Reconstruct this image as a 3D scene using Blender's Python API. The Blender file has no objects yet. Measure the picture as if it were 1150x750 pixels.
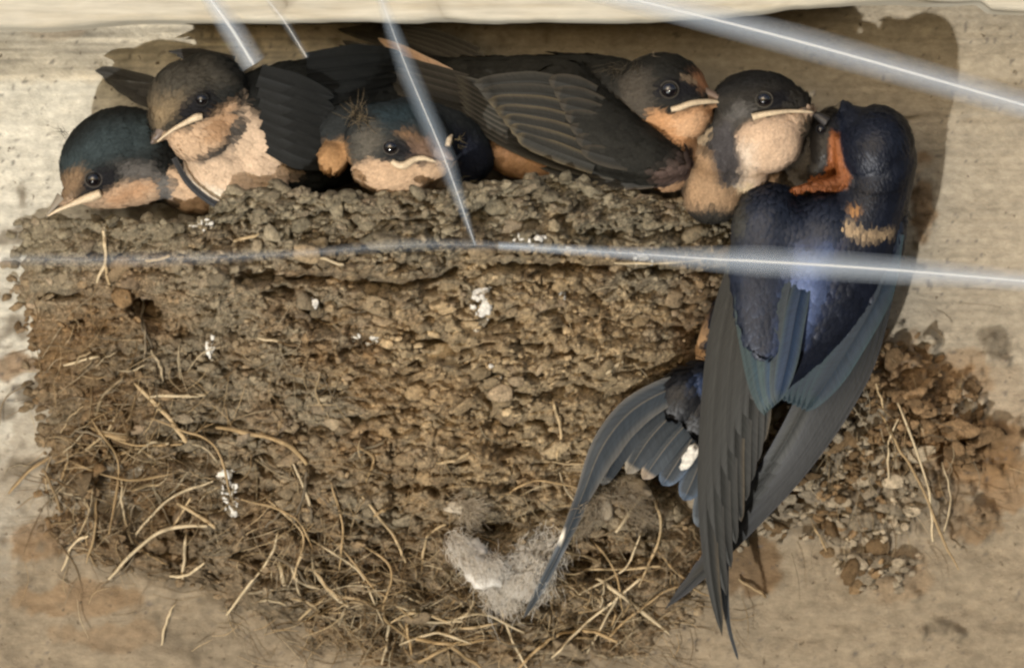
import bpy, bmesh, math, random
import numpy as np
from mathutils import Vector, Matrix

random.seed(7)
rng = np.random.default_rng(7)
scene = bpy.context.scene
COL = scene.collection
S = 0.00027                      # metres per photo unit

def V(x, y, d):
    return ((x - 575) * S, -d * S, (375 - y) * S)

# ---------------------------------------------------------------- camera, sky, sun
cam_d = bpy.data.cameras.new("camera")
cam = bpy.data.objects.new("camera", cam_d)
COL.objects.link(cam)
cam.location = (0, -4.0, 0)
cam.rotation_euler = (math.radians(90), 0, 0)
cam_d.sensor_width = 36
cam_d.lens = 36 * (4.0 - 100 * S) / (1150 * S)
cam_d.clip_start = 0.1
cam_d.clip_end = 100
cam_d.dof.use_dof = True
cam_d.dof.focus_distance = 4.0 - 130 * S
cam_d.dof.aperture_fstop = 14.0
scene.camera = cam

SUN_TRAVEL = Vector((0.40, 1.0, 0.76)).normalized()   # sunlight glancing up off the water, from the lower left
world = bpy.data.worlds.new("World")
scene.world = world
world.use_nodes = True
wn = world.node_tree
sky = wn.nodes.new("ShaderNodeTexSky")
sky.sky_type = 'NISHITA'
sky.sun_disc = False
sky.sun_elevation = math.radians(22)
sky.sun_rotation = math.radians(200)
sky.air_density = 1.0
sky.dust_density = 3.0
bg = wn.nodes["Background"]
bg.inputs["Strength"].default_value = 0.135
wn.links.new(sky.outputs[0], bg.inputs[0])

sl = bpy.data.lights.new("sun", 'SUN')
sl.energy = 4.1
sl.angle = math.radians(1.2)
sl.color = (1.0, 0.965, 0.90)
so = bpy.data.objects.new("sun", sl)
COL.objects.link(so)
so.rotation_euler = SUN_TRAVEL.to_track_quat('-Z', 'Y').to_euler()
so.location = (-0.5, -1.5, -0.8)

scene.view_settings.view_transform = 'Standard'
scene.view_settings.look = 'None'
scene.view_settings.exposure = -0.12
scene.view_settings.gamma = 1.0
scene.render.engine = 'CYCLES'
scene.cycles.use_denoising = True
scene.cycles.filter_width = 2.5
scene.cycles.transparent_max_bounces = 24
scene.cycles.max_bounces = 6

# ---------------------------------------------------------------- helpers: noise
def _hash(ix, iy, iz, seed):
    h = (ix.astype(np.int64) * 374761393 + iy.astype(np.int64) * 668265263 +
         iz.astype(np.int64) * 2147483647 + seed * 1274126177) & 0xFFFFFFFF
    h = ((h ^ (h >> 13)) * 1274126177) & 0xFFFFFFFF
    h = (h ^ (h >> 16)) & 0xFFFFFFFF
    h = ((h ^ (h >> 11)) * 2246822519) & 0xFFFFFFFF
    return ((h ^ (h >> 15)) & 0xFFFFFF) / float(0xFFFFFF)

def vnoise(x, y, z=0.0, seed=0):
    x = np.asarray(x, float); y = np.asarray(y, float)
    z = np.zeros_like(x) + z
    ix, iy, iz = np.floor(x), np.floor(y), np.floor(z)
    fx, fy, fz = x - ix, y - iy, z - iz
    fx = fx * fx * (3 - 2 * fx); fy = fy * fy * (3 - 2 * fy); fz = fz * fz * (3 - 2 * fz)
    r = 0
    for a in (0, 1):
        for b in (0, 1):
            for c in (0, 1):
                w = (fx if a else 1 - fx) * (fy if b else 1 - fy) * (fz if c else 1 - fz)
                r = r + w * _hash(ix + a, iy + b, iz + c, seed)
    return r * 2 - 1

def fbm(x, y, z=0.0, seed=0, octv=4, gain=0.5):
    a, r, f = 1.0, 0, 1.0
    for k in range(octv):
        r = r + a * vnoise(np.asarray(x) * f, np.asarray(y) * f, z * f, seed + k * 17)
        a *= gain; f *= 2.03
    return r

def sstep(a, b, x):
    t = np.clip((x - a) / (b - a), 0, 1)
    return t * t * (3 - 2 * t)

def poly_sd(P, x, y):
    """signed distance to a closed outline, positive inside"""
    P = np.array(P, float); n = len(P)
    d = np.full(x.shape, 1e9); ins = np.zeros(x.shape, bool)
    for i in range(n):
        a = P[i]; b = P[(i + 1) % n]
        e = b - a
        t = np.clip(((x - a[0]) * e[0] + (y - a[1]) * e[1]) / (e @ e + 1e-9), 0, 1)
        d = np.minimum(d, np.hypot(x - a[0] - t * e[0], y - a[1] - t * e[1]))
        cond = (a[1] > y) != (b[1] > y)
        with np.errstate(divide='ignore', invalid='ignore'):
            xi = a[0] + (y - a[1]) * e[0] / (e[1] if abs(e[1]) > 1e-9 else 1e-9)
        ins ^= cond & (x < xi)
    return np.where(ins, d, -d)

def catmull(pts, n):
    P = np.array(pts, float)
    if len(P) == 2:
        t = np.linspace(0, 1, n)[:, None]
        return P[0] * (1 - t) + P[1] * t
    Q = np.vstack([2 * P[0] - P[1], P, 2 * P[-1] - P[-2]])
    out = []
    for s in np.linspace(0, len(P) - 1 - 1e-6, n):
        i = int(s); t = s - i
        a, b, c, d = Q[i], Q[i + 1], Q[i + 2], Q[i + 3]
        out.append(0.5 * ((2 * b) + (-a + c) * t + (2 * a - 5 * b + 4 * c - d) * t * t + (-a + 3 * b - 3 * c + d) * t ** 3))
    return np.array(out)

# ---------------------------------------------------------------- helpers: meshes
def to_world(v):
    v = np.asarray(v, float)
    return np.stack([(v[:, 0] - 575) * S, -v[:, 2] * S, (375 - v[:, 1]) * S], 1)

def mesh_np(name, verts, faces, col=None, uv=None, smooth=True, world_space=False):
    """faces: list of arrays, each (n, k); verts in photo units (x, y, depth)"""
    me = bpy.data.meshes.new(name)
    w = np.asarray(verts, float) if world_space else to_world(verts)
    if isinstance(faces, np.ndarray): faces = [faces]
    faces = [np.asarray(f, int) if world_space else np.asarray(f, int)[:, ::-1] for f in faces if len(f)]
    nl = sum(f.size for f in faces); nf = sum(len(f) for f in faces)
    me.vertices.add(len(w)); me.vertices.foreach_set("co", w.ravel())
    me.loops.add(nl); me.polygons.add(nf)
    vi = np.concatenate([f.ravel() for f in faces])
    tot = np.concatenate([np.full(len(f), f.shape[1]) for f in faces])
    st = np.concatenate([[0], np.cumsum(tot)[:-1]])
    me.loops.foreach_set("vertex_index", vi)
    me.polygons.foreach_set("loop_start", st)
    me.polygons.foreach_set("loop_total", tot)
    me.polygons.foreach_set("use_smooth", np.full(nf, smooth))
    me.update(calc_edges=True)
    if col is not None:
        a = me.attributes.new("Col", 'FLOAT_COLOR', 'POINT')
        c = np.ones((len(w), 4)); c[:, :3] = col
        a.data.foreach_set("color", c.ravel())
    if uv is not None:
        u = me.uv_layers.new(name="UV")
        u.data.foreach_set("uv", np.asarray(uv)[vi].ravel())
    me.validate()
    return me

def link(name, me, mat, parent=None):
    o = bpy.data.objects.new(name, me)
    COL.objects.link(o)
    if mat is not None and len(me.materials) == 0: me.materials.append(mat)
    if parent is not None:
        o.parent = parent
        o.matrix_parent_inverse = parent.matrix_world.inverted()
    return o

def empty(name, x, y, d, label=None, cat=None, group=None, kind=None):
    o = bpy.data.objects.new(name, None)
    COL.objects.link(o)
    o.location = V(x, y, d)
    o.matrix_world = Matrix.Translation(o.location)
    o.empty_display_size = 0.01
    tag(o, label, cat, group, kind)
    return o

def tag(o, label=None, cat=None, group=None, kind=None):
    if label: o['label'] = label
    if cat: o['category'] = cat
    if group: o['group'] = group
    if kind: o['kind'] = kind
    return o

def ico_np(sub):
    bm = bmesh.new(); bmesh.ops.create_icosphere(bm, subdivisions=sub, radius=1)
    v = np.array([x.co[:] for x in bm.verts]); f = np.array([[q.index for q in p.verts] for p in bm.faces])
    bm.free(); return v, f
ICO1, ICO2, ICO3 = ico_np(1), ico_np(2), ico_np(3)

def grid_faces(nr, nc):
    i, j = np.meshgrid(np.arange(nr - 1), np.arange(nc - 1), indexing='ij')
    a = (i * nc + j).ravel()
    return np.stack([a, a + 1, a + nc + 1, a + nc], 1)

def tube_np(pts, rad, n=None, sides=6):
    """tube along a curve, rad = list of radii"""
    n = n or max(4, len(pts) * 4)
    P = catmull(pts, n)
    R = np.interp(np.linspace(0, 1, n), np.linspace(0, 1, len(rad)), rad)
    T = np.gradient(P, axis=0); T /= np.linalg.norm(T, axis=1)[:, None] + 1e-9
    up = np.array([0, 0, 1.0])
    A = np.cross(T, up); la = np.linalg.norm(A, axis=1)[:, None]
    A = np.where(la < 0.05, np.array([1.0, 0, 0]), A / (la + 1e-9))
    B = np.cross(T, A)
    an = np.linspace(0, 2 * math.pi, sides, endpoint=False)
    v = P[:, None] + R[:, None, None] * (np.cos(an)[None, :, None] * A[:, None] + np.sin(an)[None, :, None] * B[:, None])
    v = v.reshape(-1, 3)
    f = []
    for i in range(n - 1):
        for k in range(sides):
            k2 = (k + 1) % sides
            f.append([i * sides + k, i * sides + k2, (i + 1) * sides + k2, (i + 1) * sides + k])
    nv = len(v)
    v = np.vstack([v, P[:1], P[-1:]])
    t = [[nv, (k + 1) % sides, k] for k in range(sides)] + [[nv + 1, (n - 1) * sides + k, (n - 1) * sides + (k + 1) % sides] for k in range(sides)]
    return v, np.array(f), np.array(t)

class LUT:
    def __init__(s, fn, x0, x1, y0, y1, st=1.5):
        s.x0, s.y0, s.st = x0, y0, st
        xs = np.arange(x0, x1, st); ys = np.arange(y0, y1, st)
        Yg, Xg = np.meshgrid(ys, xs, indexing='ij'); s.g = fn(Xg, Yg); s.ny, s.nx = s.g.shape
    def __call__(s, x, y):
        fx = np.clip((np.asarray(x, float) - s.x0) / s.st, 0, s.nx - 1.001); fy = np.clip((np.asarray(y, float) - s.y0) / s.st, 0, s.ny - 1.001)
        ix = fx.astype(int); iy = fy.astype(int); tx = fx - ix; ty = fy - iy; g = s.g
        return (g[iy, ix] * (1 - tx) + g[iy, ix + 1] * tx) * (1 - ty) + (g[iy + 1, ix] * (1 - tx) + g[iy + 1, ix + 1] * tx) * ty

class Bag:
    def __init__(s): s.v, s.q, s.t, s.c, s.n = [], [], [], [], 0
    def add(s, v, q=None, t=None, c=(1, 1, 1)):
        if q is not None and len(q): s.q.append(np.asarray(q) + s.n)
        if t is not None and len(t): s.t.append(np.asarray(t) + s.n)
        s.v.append(v); s.c.append(np.broadcast_to(np.asarray(c, float), (len(v), 3))); s.n += len(v)
    def mesh(s, name, smooth=True):
        F = []
        if s.q: F.append(np.concatenate(s.q))
        if s.t: F.append(np.concatenate(s.t))
        return mesh_np(name, np.concatenate(s.v), F, np.concatenate(s.c), smooth=smooth)

# ---------------------------------------------------------------- materials
def mat_new(name):
    m = bpy.data.materials.new(name); m.use_nodes = True
    nt = m.node_tree
    return m, nt, nt.nodes["Principled BSDF"]

def node(nt, typ, **kw):
    n = nt.nodes.new(typ)
    for k, v in kw.items():
        if hasattr(n, k): setattr(n, k, v)
        else: n.inputs[k].default_value = v
    return n

def colour_mat(name, source='attr', rough=0.85, var=0.25, scale=900, bump=0.3, bscale=1500, bdist=0.0006,
               metallic=0.0, spec=0.3, stretch=None, sheen=0.0, trans=0.0, fleck=None):
    m, nt, b = mat_new(name)
    L = nt.links.new
    tc = node(nt, "ShaderNodeTexCoord")
    geo = node(nt, "ShaderNodeNewGeometry")
    pos = geo.outputs["Position"]
    if stretch:
        mp = node(nt, "ShaderNodeMapping"); mp.inputs["Scale"].default_value = stretch
        L(pos, mp.inputs[0]); pos = mp.outputs[0]
    if source == 'attr':
        c = node(nt, "ShaderNodeAttribute", attribute_name="Col").outputs["Color"]
    elif source == 'object':
        c = node(nt, "ShaderNodeObjectInfo").outputs["Color"]
    else:
        r = node(nt, "ShaderNodeRGB"); r.outputs[0].default_value = (*source, 1); c = r.outputs[0]
    n1 = node(nt, "ShaderNodeTexNoise"); n1.inputs["Scale"].default_value = scale; n1.inputs["Detail"].default_value = 5
    n1.inputs["Roughness"].default_value = 0.65
    L(pos, n1.inputs["Vector"])
    mr = node(nt, "ShaderNodeMapRange"); mr.inputs[1].default_value = 0.25; mr.inputs[2].default_value = 0.75
    mr.inputs[3].default_value = 1 - var; mr.inputs[4].default_value = 1 + var
    L(n1.outputs[0], mr.inputs[0])
    mul = node(nt, "ShaderNodeVectorMath", operation='SCALE'); L(c, mul.inputs[0]); L(mr.outputs[0], mul.inputs["Scale"])
    outc = mul.outputs[0]
    if fleck:
        n3 = node(nt, "ShaderNodeTexNoise"); n3.inputs["Scale"].default_value = fleck[1]; n3.inputs["Detail"].default_value = 3
        L(geo.outputs["Position"], n3.inputs["Vector"])
        rp = node(nt, "ShaderNodeMapRange"); rp.inputs[1].default_value = fleck[2]; rp.inputs[2].default_value = fleck[2] + 0.08
        L(n3.outputs[0], rp.inputs[0])
        mx = node(nt, "ShaderNodeMix", data_type='RGBA'); L(rp.outputs[0], mx.inputs[0]); L(outc, mx.inputs[6])
        mx.inputs[7].default_value = (*fleck[0], 1); outc = mx.outputs[2]
    L(outc, b.inputs["Base Color"])
    b.inputs["Roughness"].default_value = rough
    b.inputs["Metallic"].default_value = metallic
    b.inputs["Specular IOR Level"].default_value = spec
    if sheen: b.inputs["Sheen Weight"].default_value = sheen
    n2 = node(nt, "ShaderNodeTexNoise"); n2.inputs["Scale"].default_value = bscale; n2.inputs["Detail"].default_value = 6
    n2.inputs["Roughness"].default_value = 0.7
    L(pos, n2.inputs["Vector"])
    bp = node(nt, "ShaderNodeBump"); bp.inputs["Strength"].default_value = bump; bp.inputs["Distance"].default_value = bdist
    L(n2.outputs[0], bp.inputs["Height"]); L(bp.outputs[0], b.inputs["Normal"])
    if trans:
        t = node(nt, "ShaderNodeBsdfTranslucent"); L(outc, t.inputs[0])
        ms = node(nt, "ShaderNodeMixShader"); ms.inputs[0].default_value = trans
        L(b.outputs[0], ms.inputs[1]); L(t.outputs[0], ms.inputs[2])
        L(ms.outputs[0], nt.nodes["Material Output"].inputs[0])
    return m

def vane_mat(name, rough, metallic=0.0, spec=0.4, sheen=0.0):
    """feather vane: colour from Col, fine barbs running out from the shaft"""
    m, nt, b = mat_new(name); L = nt.links.new
    c = node(nt, "ShaderNodeAttribute", attribute_name="Col").outputs["Color"]
    uv = node(nt, "ShaderNodeUVMap")
    sx = node(nt, "ShaderNodeSeparateXYZ"); L(uv.outputs[0], sx.inputs[0])
    ab = node(nt, "ShaderNodeMath", operation='ABSOLUTE'); L(sx.outputs[1], ab.inputs[0])
    mu = node(nt, "ShaderNodeMath", operation='MULTIPLY'); L(ab.outputs[0], mu.inputs[0]); mu.inputs[1].default_value = -0.12
    ad = node(nt, "ShaderNodeMath", operation='ADD'); L(sx.outputs[0], ad.inputs[0]); L(mu.outputs[0], ad.inputs[1])
    cb = node(nt, "ShaderNodeCombineXYZ"); L(ad.outputs[0], cb.inputs[0]); L(sx.outputs[1], cb.inputs[1])
    mp = node(nt, "ShaderNodeMapping"); mp.inputs["Scale"].default_value = (70, 2.0, 1); L(cb.outputs[0], mp.inputs[0])
    n1 = node(nt, "ShaderNodeTexNoise"); n1.inputs["Scale"].default_value = 1.0; n1.inputs["Detail"].default_value = 3
    L(mp.outputs[0], n1.inputs["Vector"])
    mp2 = node(nt, "ShaderNodeMapping"); mp2.inputs["Scale"].default_value = (2.5, 9.0, 1); L(cb.outputs[0], mp2.inputs[0])
    n2 = node(nt, "ShaderNodeTexNoise"); n2.inputs["Scale"].default_value = 1.0; n2.inputs["Detail"].default_value = 3
    L(mp2.outputs[0], n2.inputs["Vector"])
    sm = node(nt, "ShaderNodeMath", operation='ADD'); L(n1.outputs[0], sm.inputs[0]); L(n2.outputs[0], sm.inputs[1])
    mr = node(nt, "ShaderNodeMapRange"); mr.inputs[1].default_value = 0.6; mr.inputs[2].default_value = 1.4
    mr.inputs[3].default_value = 0.62; mr.inputs[4].default_value = 1.38; L(sm.outputs[0], mr.inputs[0])
    mul = node(nt, "ShaderNodeVectorMath", operation='SCALE'); L(c, mul.inputs[0]); L(mr.outputs[0], mul.inputs["Scale"])
    L(mul.outputs[0], b.inputs["Base Color"])
    b.inputs["Roughness"].default_value = rough; b.inputs["Metallic"].default_value = metallic
    b.inputs["Specular IOR Level"].default_value = spec
    if sheen: b.inputs["Sheen Weight"].default_value = sheen
    bp = node(nt, "ShaderNodeBump"); bp.inputs["Strength"].default_value = 0.2; bp.inputs["Distance"].default_value = 0.0002
    L(n1.outputs[0], bp.inputs["Height"]); L(bp.outputs[0], b.inputs["Normal"])
    return m

M = {}
M['wall'] = colour_mat("weathered_wall", rough=0.9, var=0.26, scale=420, bump=0.8, bscale=1000, bdist=0.0008,
                       stretch=(0.8, 1, 1.35), fleck=((0.10, 0.075, 0.05), 420, 0.665))
M['beam'] = colour_mat("weathered_beam", rough=0.9, var=0.2, scale=200, bump=0.3, bscale=700, bdist=0.0005, stretch=(0.22, 1, 2.6))
M['mud'] = colour_mat("dried_mud", rough=0.95, var=0.55, scale=620, bump=1.0, bscale=1300, bdist=0.0014, spec=0.12, fleck=((0.05, 0.04, 0.028), 900, 0.66))
M['pellet'] = colour_mat("dried_mud_pellet", source='object', rough=0.95, var=0.55, scale=620, bump=1.0, bscale=1300, bdist=0.0014, spec=0.12, fleck=((0.05, 0.04, 0.028), 900, 0.66))
M['straw'] = colour_mat("dry_straw", rough=0.6, var=0.25, scale=1200, bump=0.2, spec=0.4, trans=0.15)
M['white'] = colour_mat("chalky_dropping", source=(0.60, 0.585, 0.54), rough=0.85, var=0.45, scale=700, bump=0.5)
M['down'] = colour_mat("pale_down", rough=0.8, var=0.1, bump=0.0, trans=0.35)
M['chick'] = colour_mat("chick_plumage", rough=0.75, var=0.28, scale=1300, bump=0.3, bscale=2600, bdist=0.0003, spec=0.10)
M['adult'] = colour_mat("glossy_plumage", rough=0.45, var=0.25, scale=1300, bump=0.2, bscale=2600, bdist=0.0002, spec=0.35, metallic=0.2)
M['vane'] = vane_mat("chick_vane", 0.6, spec=0.15)
M['vane_gloss'] = vane_mat("glossy_vane", 0.5, metallic=0.1, spec=0.25)
M['gape'] = colour_mat("cream_gape", source=(0.55, 0.44, 0.30), rough=0.5, var=0.3, bump=0.1, spec=0.5)
M['bill'] = colour_mat("horn_bill", rough=0.45, var=0.12, bump=0.1, spec=0.5)
m, nt, b = mat_new("wet_eye"); M['eye'] = m
b.inputs["Base Color"].default_value = (0.006, 0.005, 0.006, 1); b.inputs["Roughness"].default_value = 0.09
b.inputs["Coat Weight"].default_value = 1.0; b.inputs["Coat Roughness"].default_value = 0.03
# ---------------------------------------------------------------- wall and beam
def axis(lo, hi, flo, fhi, fine, coarse):
    a = list(np.arange(flo, fhi + 0.1, fine))
    l = list(np.arange(lo, flo, coarse)); r = list(np.arange(fhi + coarse, hi, coarse))
    return np.array(l + a + r)
def blob(x, y, cx, cy, rx, ry, seed=0, amp=0.35, sc=22.0):
    r = np.hypot((x - cx) / rx, (y - cy) / ry)
    return 1 - r + amp * fbm(x / sc, y / sc, 0, seed, 3)

def wall_colour(x, y):
    n = fbm(x / 90, y / 60, 0, 5, 4); n2 = fbm(x / 14, y / 9, 0, 9, 3); g = fbm(x / 120, y / 3.2, 0, 11, 3)
    c = np.empty(x.shape + (3,))
    pale = np.array((0.545, 0.525, 0.455)); tan = np.array((0.34, 0.295, 0.225)); mudc = np.array((0.245, 0.20, 0.14)); ochre = np.array((0.22, 0.135, 0.065))
    t = sstep(120, 620, x + 1.0 * y * (x < 500) * 0.55 + 60 * n)[..., None]
    c[:] = pale * (1 - t) + tan * t
    wood = (sstep(96, 84, y + 3 * n2) * sstep(420, 300, x))[..., None]
    c = c * (1 - wood) + np.array((0.56, 0.51, 0.41)) * (1 + 0.22 * g[..., None] + 0.18 * n[..., None]) * wood
    low = sstep(470, 640, y + 45 * n + 25 * n2)[..., None]
    c = c * (1 - low) + mudc * low
    c = c * (1 + 0.12 * g[..., None] * (y < 520)[..., None] + 0.10 * n2[..., None] + 0.06 * n[..., None])
    # dried mud splashes and stains, plus a brown strip right of the adult, each with an outline of its own
    for k, (cx, cy, rx, ry, a, co) in enumerate([
        (12, 412, 26, 17, 0.8, ochre), (35, 612, 34, 26, 0.7, ochre), (95, 675, 80, 22, 0.55, ochre), (120, 715, 70, 20, 0.4, ochre),
        (60, 500, 60, 110, 0.45, mudc), (1040, 460, 60, 70, 0.85, ochre), (1105, 520, 60, 45, 0.55, ochre), (1090, 590, 40, 26, 0.7, ochre * 0.8),
        (960, 500, 110, 120, 0.6, mudc * 0.7), (1120, 385, 26, 22, 0.75, mudc * 0.5), (1060, 705, 26, 18, 0.7, mudc * 0.5), (1000, 650, 50, 30, 0.35, ochre),
        (1038, 230, 16, 60, 0.75, ochre), (1005, 400, 45, 40, 0.5, ochre), (850, 640, 40, 40, 0.8, ochre * 0.7), (60, 35, 40, 9, 0.3, ochre),
        (250, 720, 130, 30, 0.25, mudc * 0.6), (430, 400, 430, 330, 0.8, mudc * 0.55), (600, 740, 160, 60, 0.5, mudc * 0.6), (1125, 450, 40, 60, 0.25, ochre),
        (1035, 300, 12, 8, 0.8, mudc * 0.4), (1060, 520, 90, 50, 0.7, ochre), (1000, 560, 120, 50, 0.6, mudc * 0.7), (1110, 500, 62, 34, 0.9, ochre * 0.8), (1130, 545, 40, 30, 0.7, ochre), (1090, 420, 40, 30, 0.5, ochre), (190, 240, 200, 60, 0.0, mudc)]):
        w = (a * sstep(0.0, 0.3, blob(x, y, cx, cy, rx, ry, 30 + k)))[..., None]
        c = c * (1 - w) + co * w
    # pits and fly specks
    sp = vnoise(x / 5.5, y / 5.0, 0, 77); sp2 = vnoise(x / 40, y / 40, 0, 78)
    w = (sstep(0.80, 0.93, sp + 0.12 * sp2) * 0.7)[..., None]
    c = c * (1 - w) + np.array((0.09, 0.08, 0.075)) * w
    return np.clip(c, 0.01, 0.9)

def wall_depth(x, y):
    g = fbm(x / 140, y / 4.0, 0, 11, 3) * 0.7 * sstep(560, 480, y) * sstep(330, 600, x)
    n = fbm(x / 26, y / 22, 0, 21, 4) * 1.3
    d = g + n
    low = sstep(480, 640, y + 40 * fbm(x / 90, y / 60, 0, 5, 4))
    d = d + low * (4 + 3.0 * fbm(x / 34, y / 20, 0, 23, 4))
    d = d - 7 * np.exp(-((y - (131 + 2 * vnoise(x / 30, y * 0, 0, 3))) / 2.2) ** 2) * sstep(820, 980, x) * (0.6 + 0.7 * vnoise(x / 14, y * 0, 0, 4))
    for cx, cy, rx, ry, h in [(1040, 455, 60, 66, 15), (1100, 505, 70, 40, 10), (1092, 588, 36, 24, 10), (1040, 560, 80, 34, 7), (1120, 388, 22, 20, 10), (1060, 706, 22, 15, 8),
                              (1010, 655, 26, 20, 6), (12, 412, 24, 15, 4), (35, 612, 30, 24, 4), (1038, 232, 13, 55, 6), (975, 500, 110, 110, 10)]:
        b_ = blob(x, y, cx, cy, rx, ry, int(cx), 0.5, 14.0)
        d = d + h * sstep(0, 0.45, b_) * (1 + 0.6 * fbm(x / 8, y / 7, 0, 55, 3))
    return d

xs = axis(-1500, 2650, -40, 1190, 3.0, 40); ys = axis(-30, 1900, -12, 790, 3.0, 40)
Y, X = np.meshgrid(ys, xs, indexing='ij')
D = wall_depth(X, Y)
vv = np.stack([X.ravel(), Y.ravel(), D.ravel()], 1)
me = mesh_np("wall", vv, grid_faces(len(ys), len(xs)), wall_colour(X, Y).reshape(-1, 3))
wall = link("wall", me, M['wall']); tag(wall, kind='structure')

# the beam overhead: brought far out to deepen the shade, lower edge curved along the shadow's top
def beam():
    xs = axis(-1500, 2650, -40, 1190, 4.0, 40)
    edge = 24 - 20 * sstep(700, 1000, xs) + 10 * sstep(1098, 1114, xs) + 8 * sstep(170, 60, xs) + 1.2 * fbm(xs / 50, xs * 0, 0, 8, 3)
    rows = []
    for t in np.concatenate([np.linspace(-1400, -60, 20), np.linspace(-50, 0, 18)]):
        y = edge + t
        d = 165 + 0.8 * fbm(xs / 150, y / 3.5, 0, 41, 4) + 1.0 * fbm(xs / 30, y / 20, 0, 43, 3) - 5 * np.exp(t / 2.0)
        rows.append(np.stack([xs, y, d], 1))
    for d in (150, 100, 50, -6):
        rows.append(np.stack([xs, edge + 1.0 + 0 * xs, np.full(len(xs), float(d))], 1))
    vv = np.concatenate(rows); x = vv[:, 0]; y = vv[:, 1]
    g = fbm(x / 160, y / 4, 0, 47, 4); n = fbm(x / 60, y / 25, 0, 48, 3)
    pale = np.array((0.47, 0.44, 0.365)); dk = np.array((0.38, 0.33, 0.24))
    w = np.clip(0.25 + 0.35 * n + 0.30 * g, 0, 1)[:, None]
    c = pale * (1 - w) + dk * w
    me = mesh_np("beam", vv, grid_faces(len(rows), len(xs)), c)
    o = link("beam", me, M['beam']); tag(o, kind='structure')
beam()
wall_depth_exact = wall_depth
wall_depth = LUT(wall_depth_exact, -80, 1260, -40, 830)

# ---------------------------------------------------------------- the nest
nest = empty("mud_nest", 430, 640, 0, "half-cup nest of grey-brown mud pellets and dry grass with five young swallows in it", "nest")
XC = 430.0
yL = [200, 240, 330, 420, 500, 600, 650, 700, 750]; xL = [30, 26, 28, 38, 48, 62, 170, 320, 400]
yR = [200, 240, 300, 350, 420, 480, 540, 600, 650, 700, 750]; xR = [842, 842, 832, 806, 772, 748, 745, 790, 800, 765, 730]
def edgeL(y): return np.interp(y, yL, xL) + 9 * vnoise(np.asarray(y, float) / 22, np.asarray(y, float) * 0, 0, 301) + 5 * vnoise(np.asarray(y, float) / 8, np.asarray(y, float) * 0, 0, 302)
def edgeR(y): return np.interp(y, yR, xR) + 8 * vnoise(np.asarray(y, float) / 20, np.asarray(y, float) * 0, 0, 303) * sstep(230, 300, y)
def rimtop(x): return np.interp(x, [20, 60, 140, 230, 262, 300, 420, 530, 620, 700, 740, 840], [248, 246, 252, 250, 216, 213, 224, 214, 200, 214, 226, 226])
def crack(x): return np.interp(x, [20, 200, 330, 400, 450, 520, 560, 640, 760, 840], [330, 318, 306, 312, 318, 300, 292, 296, 300, 300])
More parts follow.
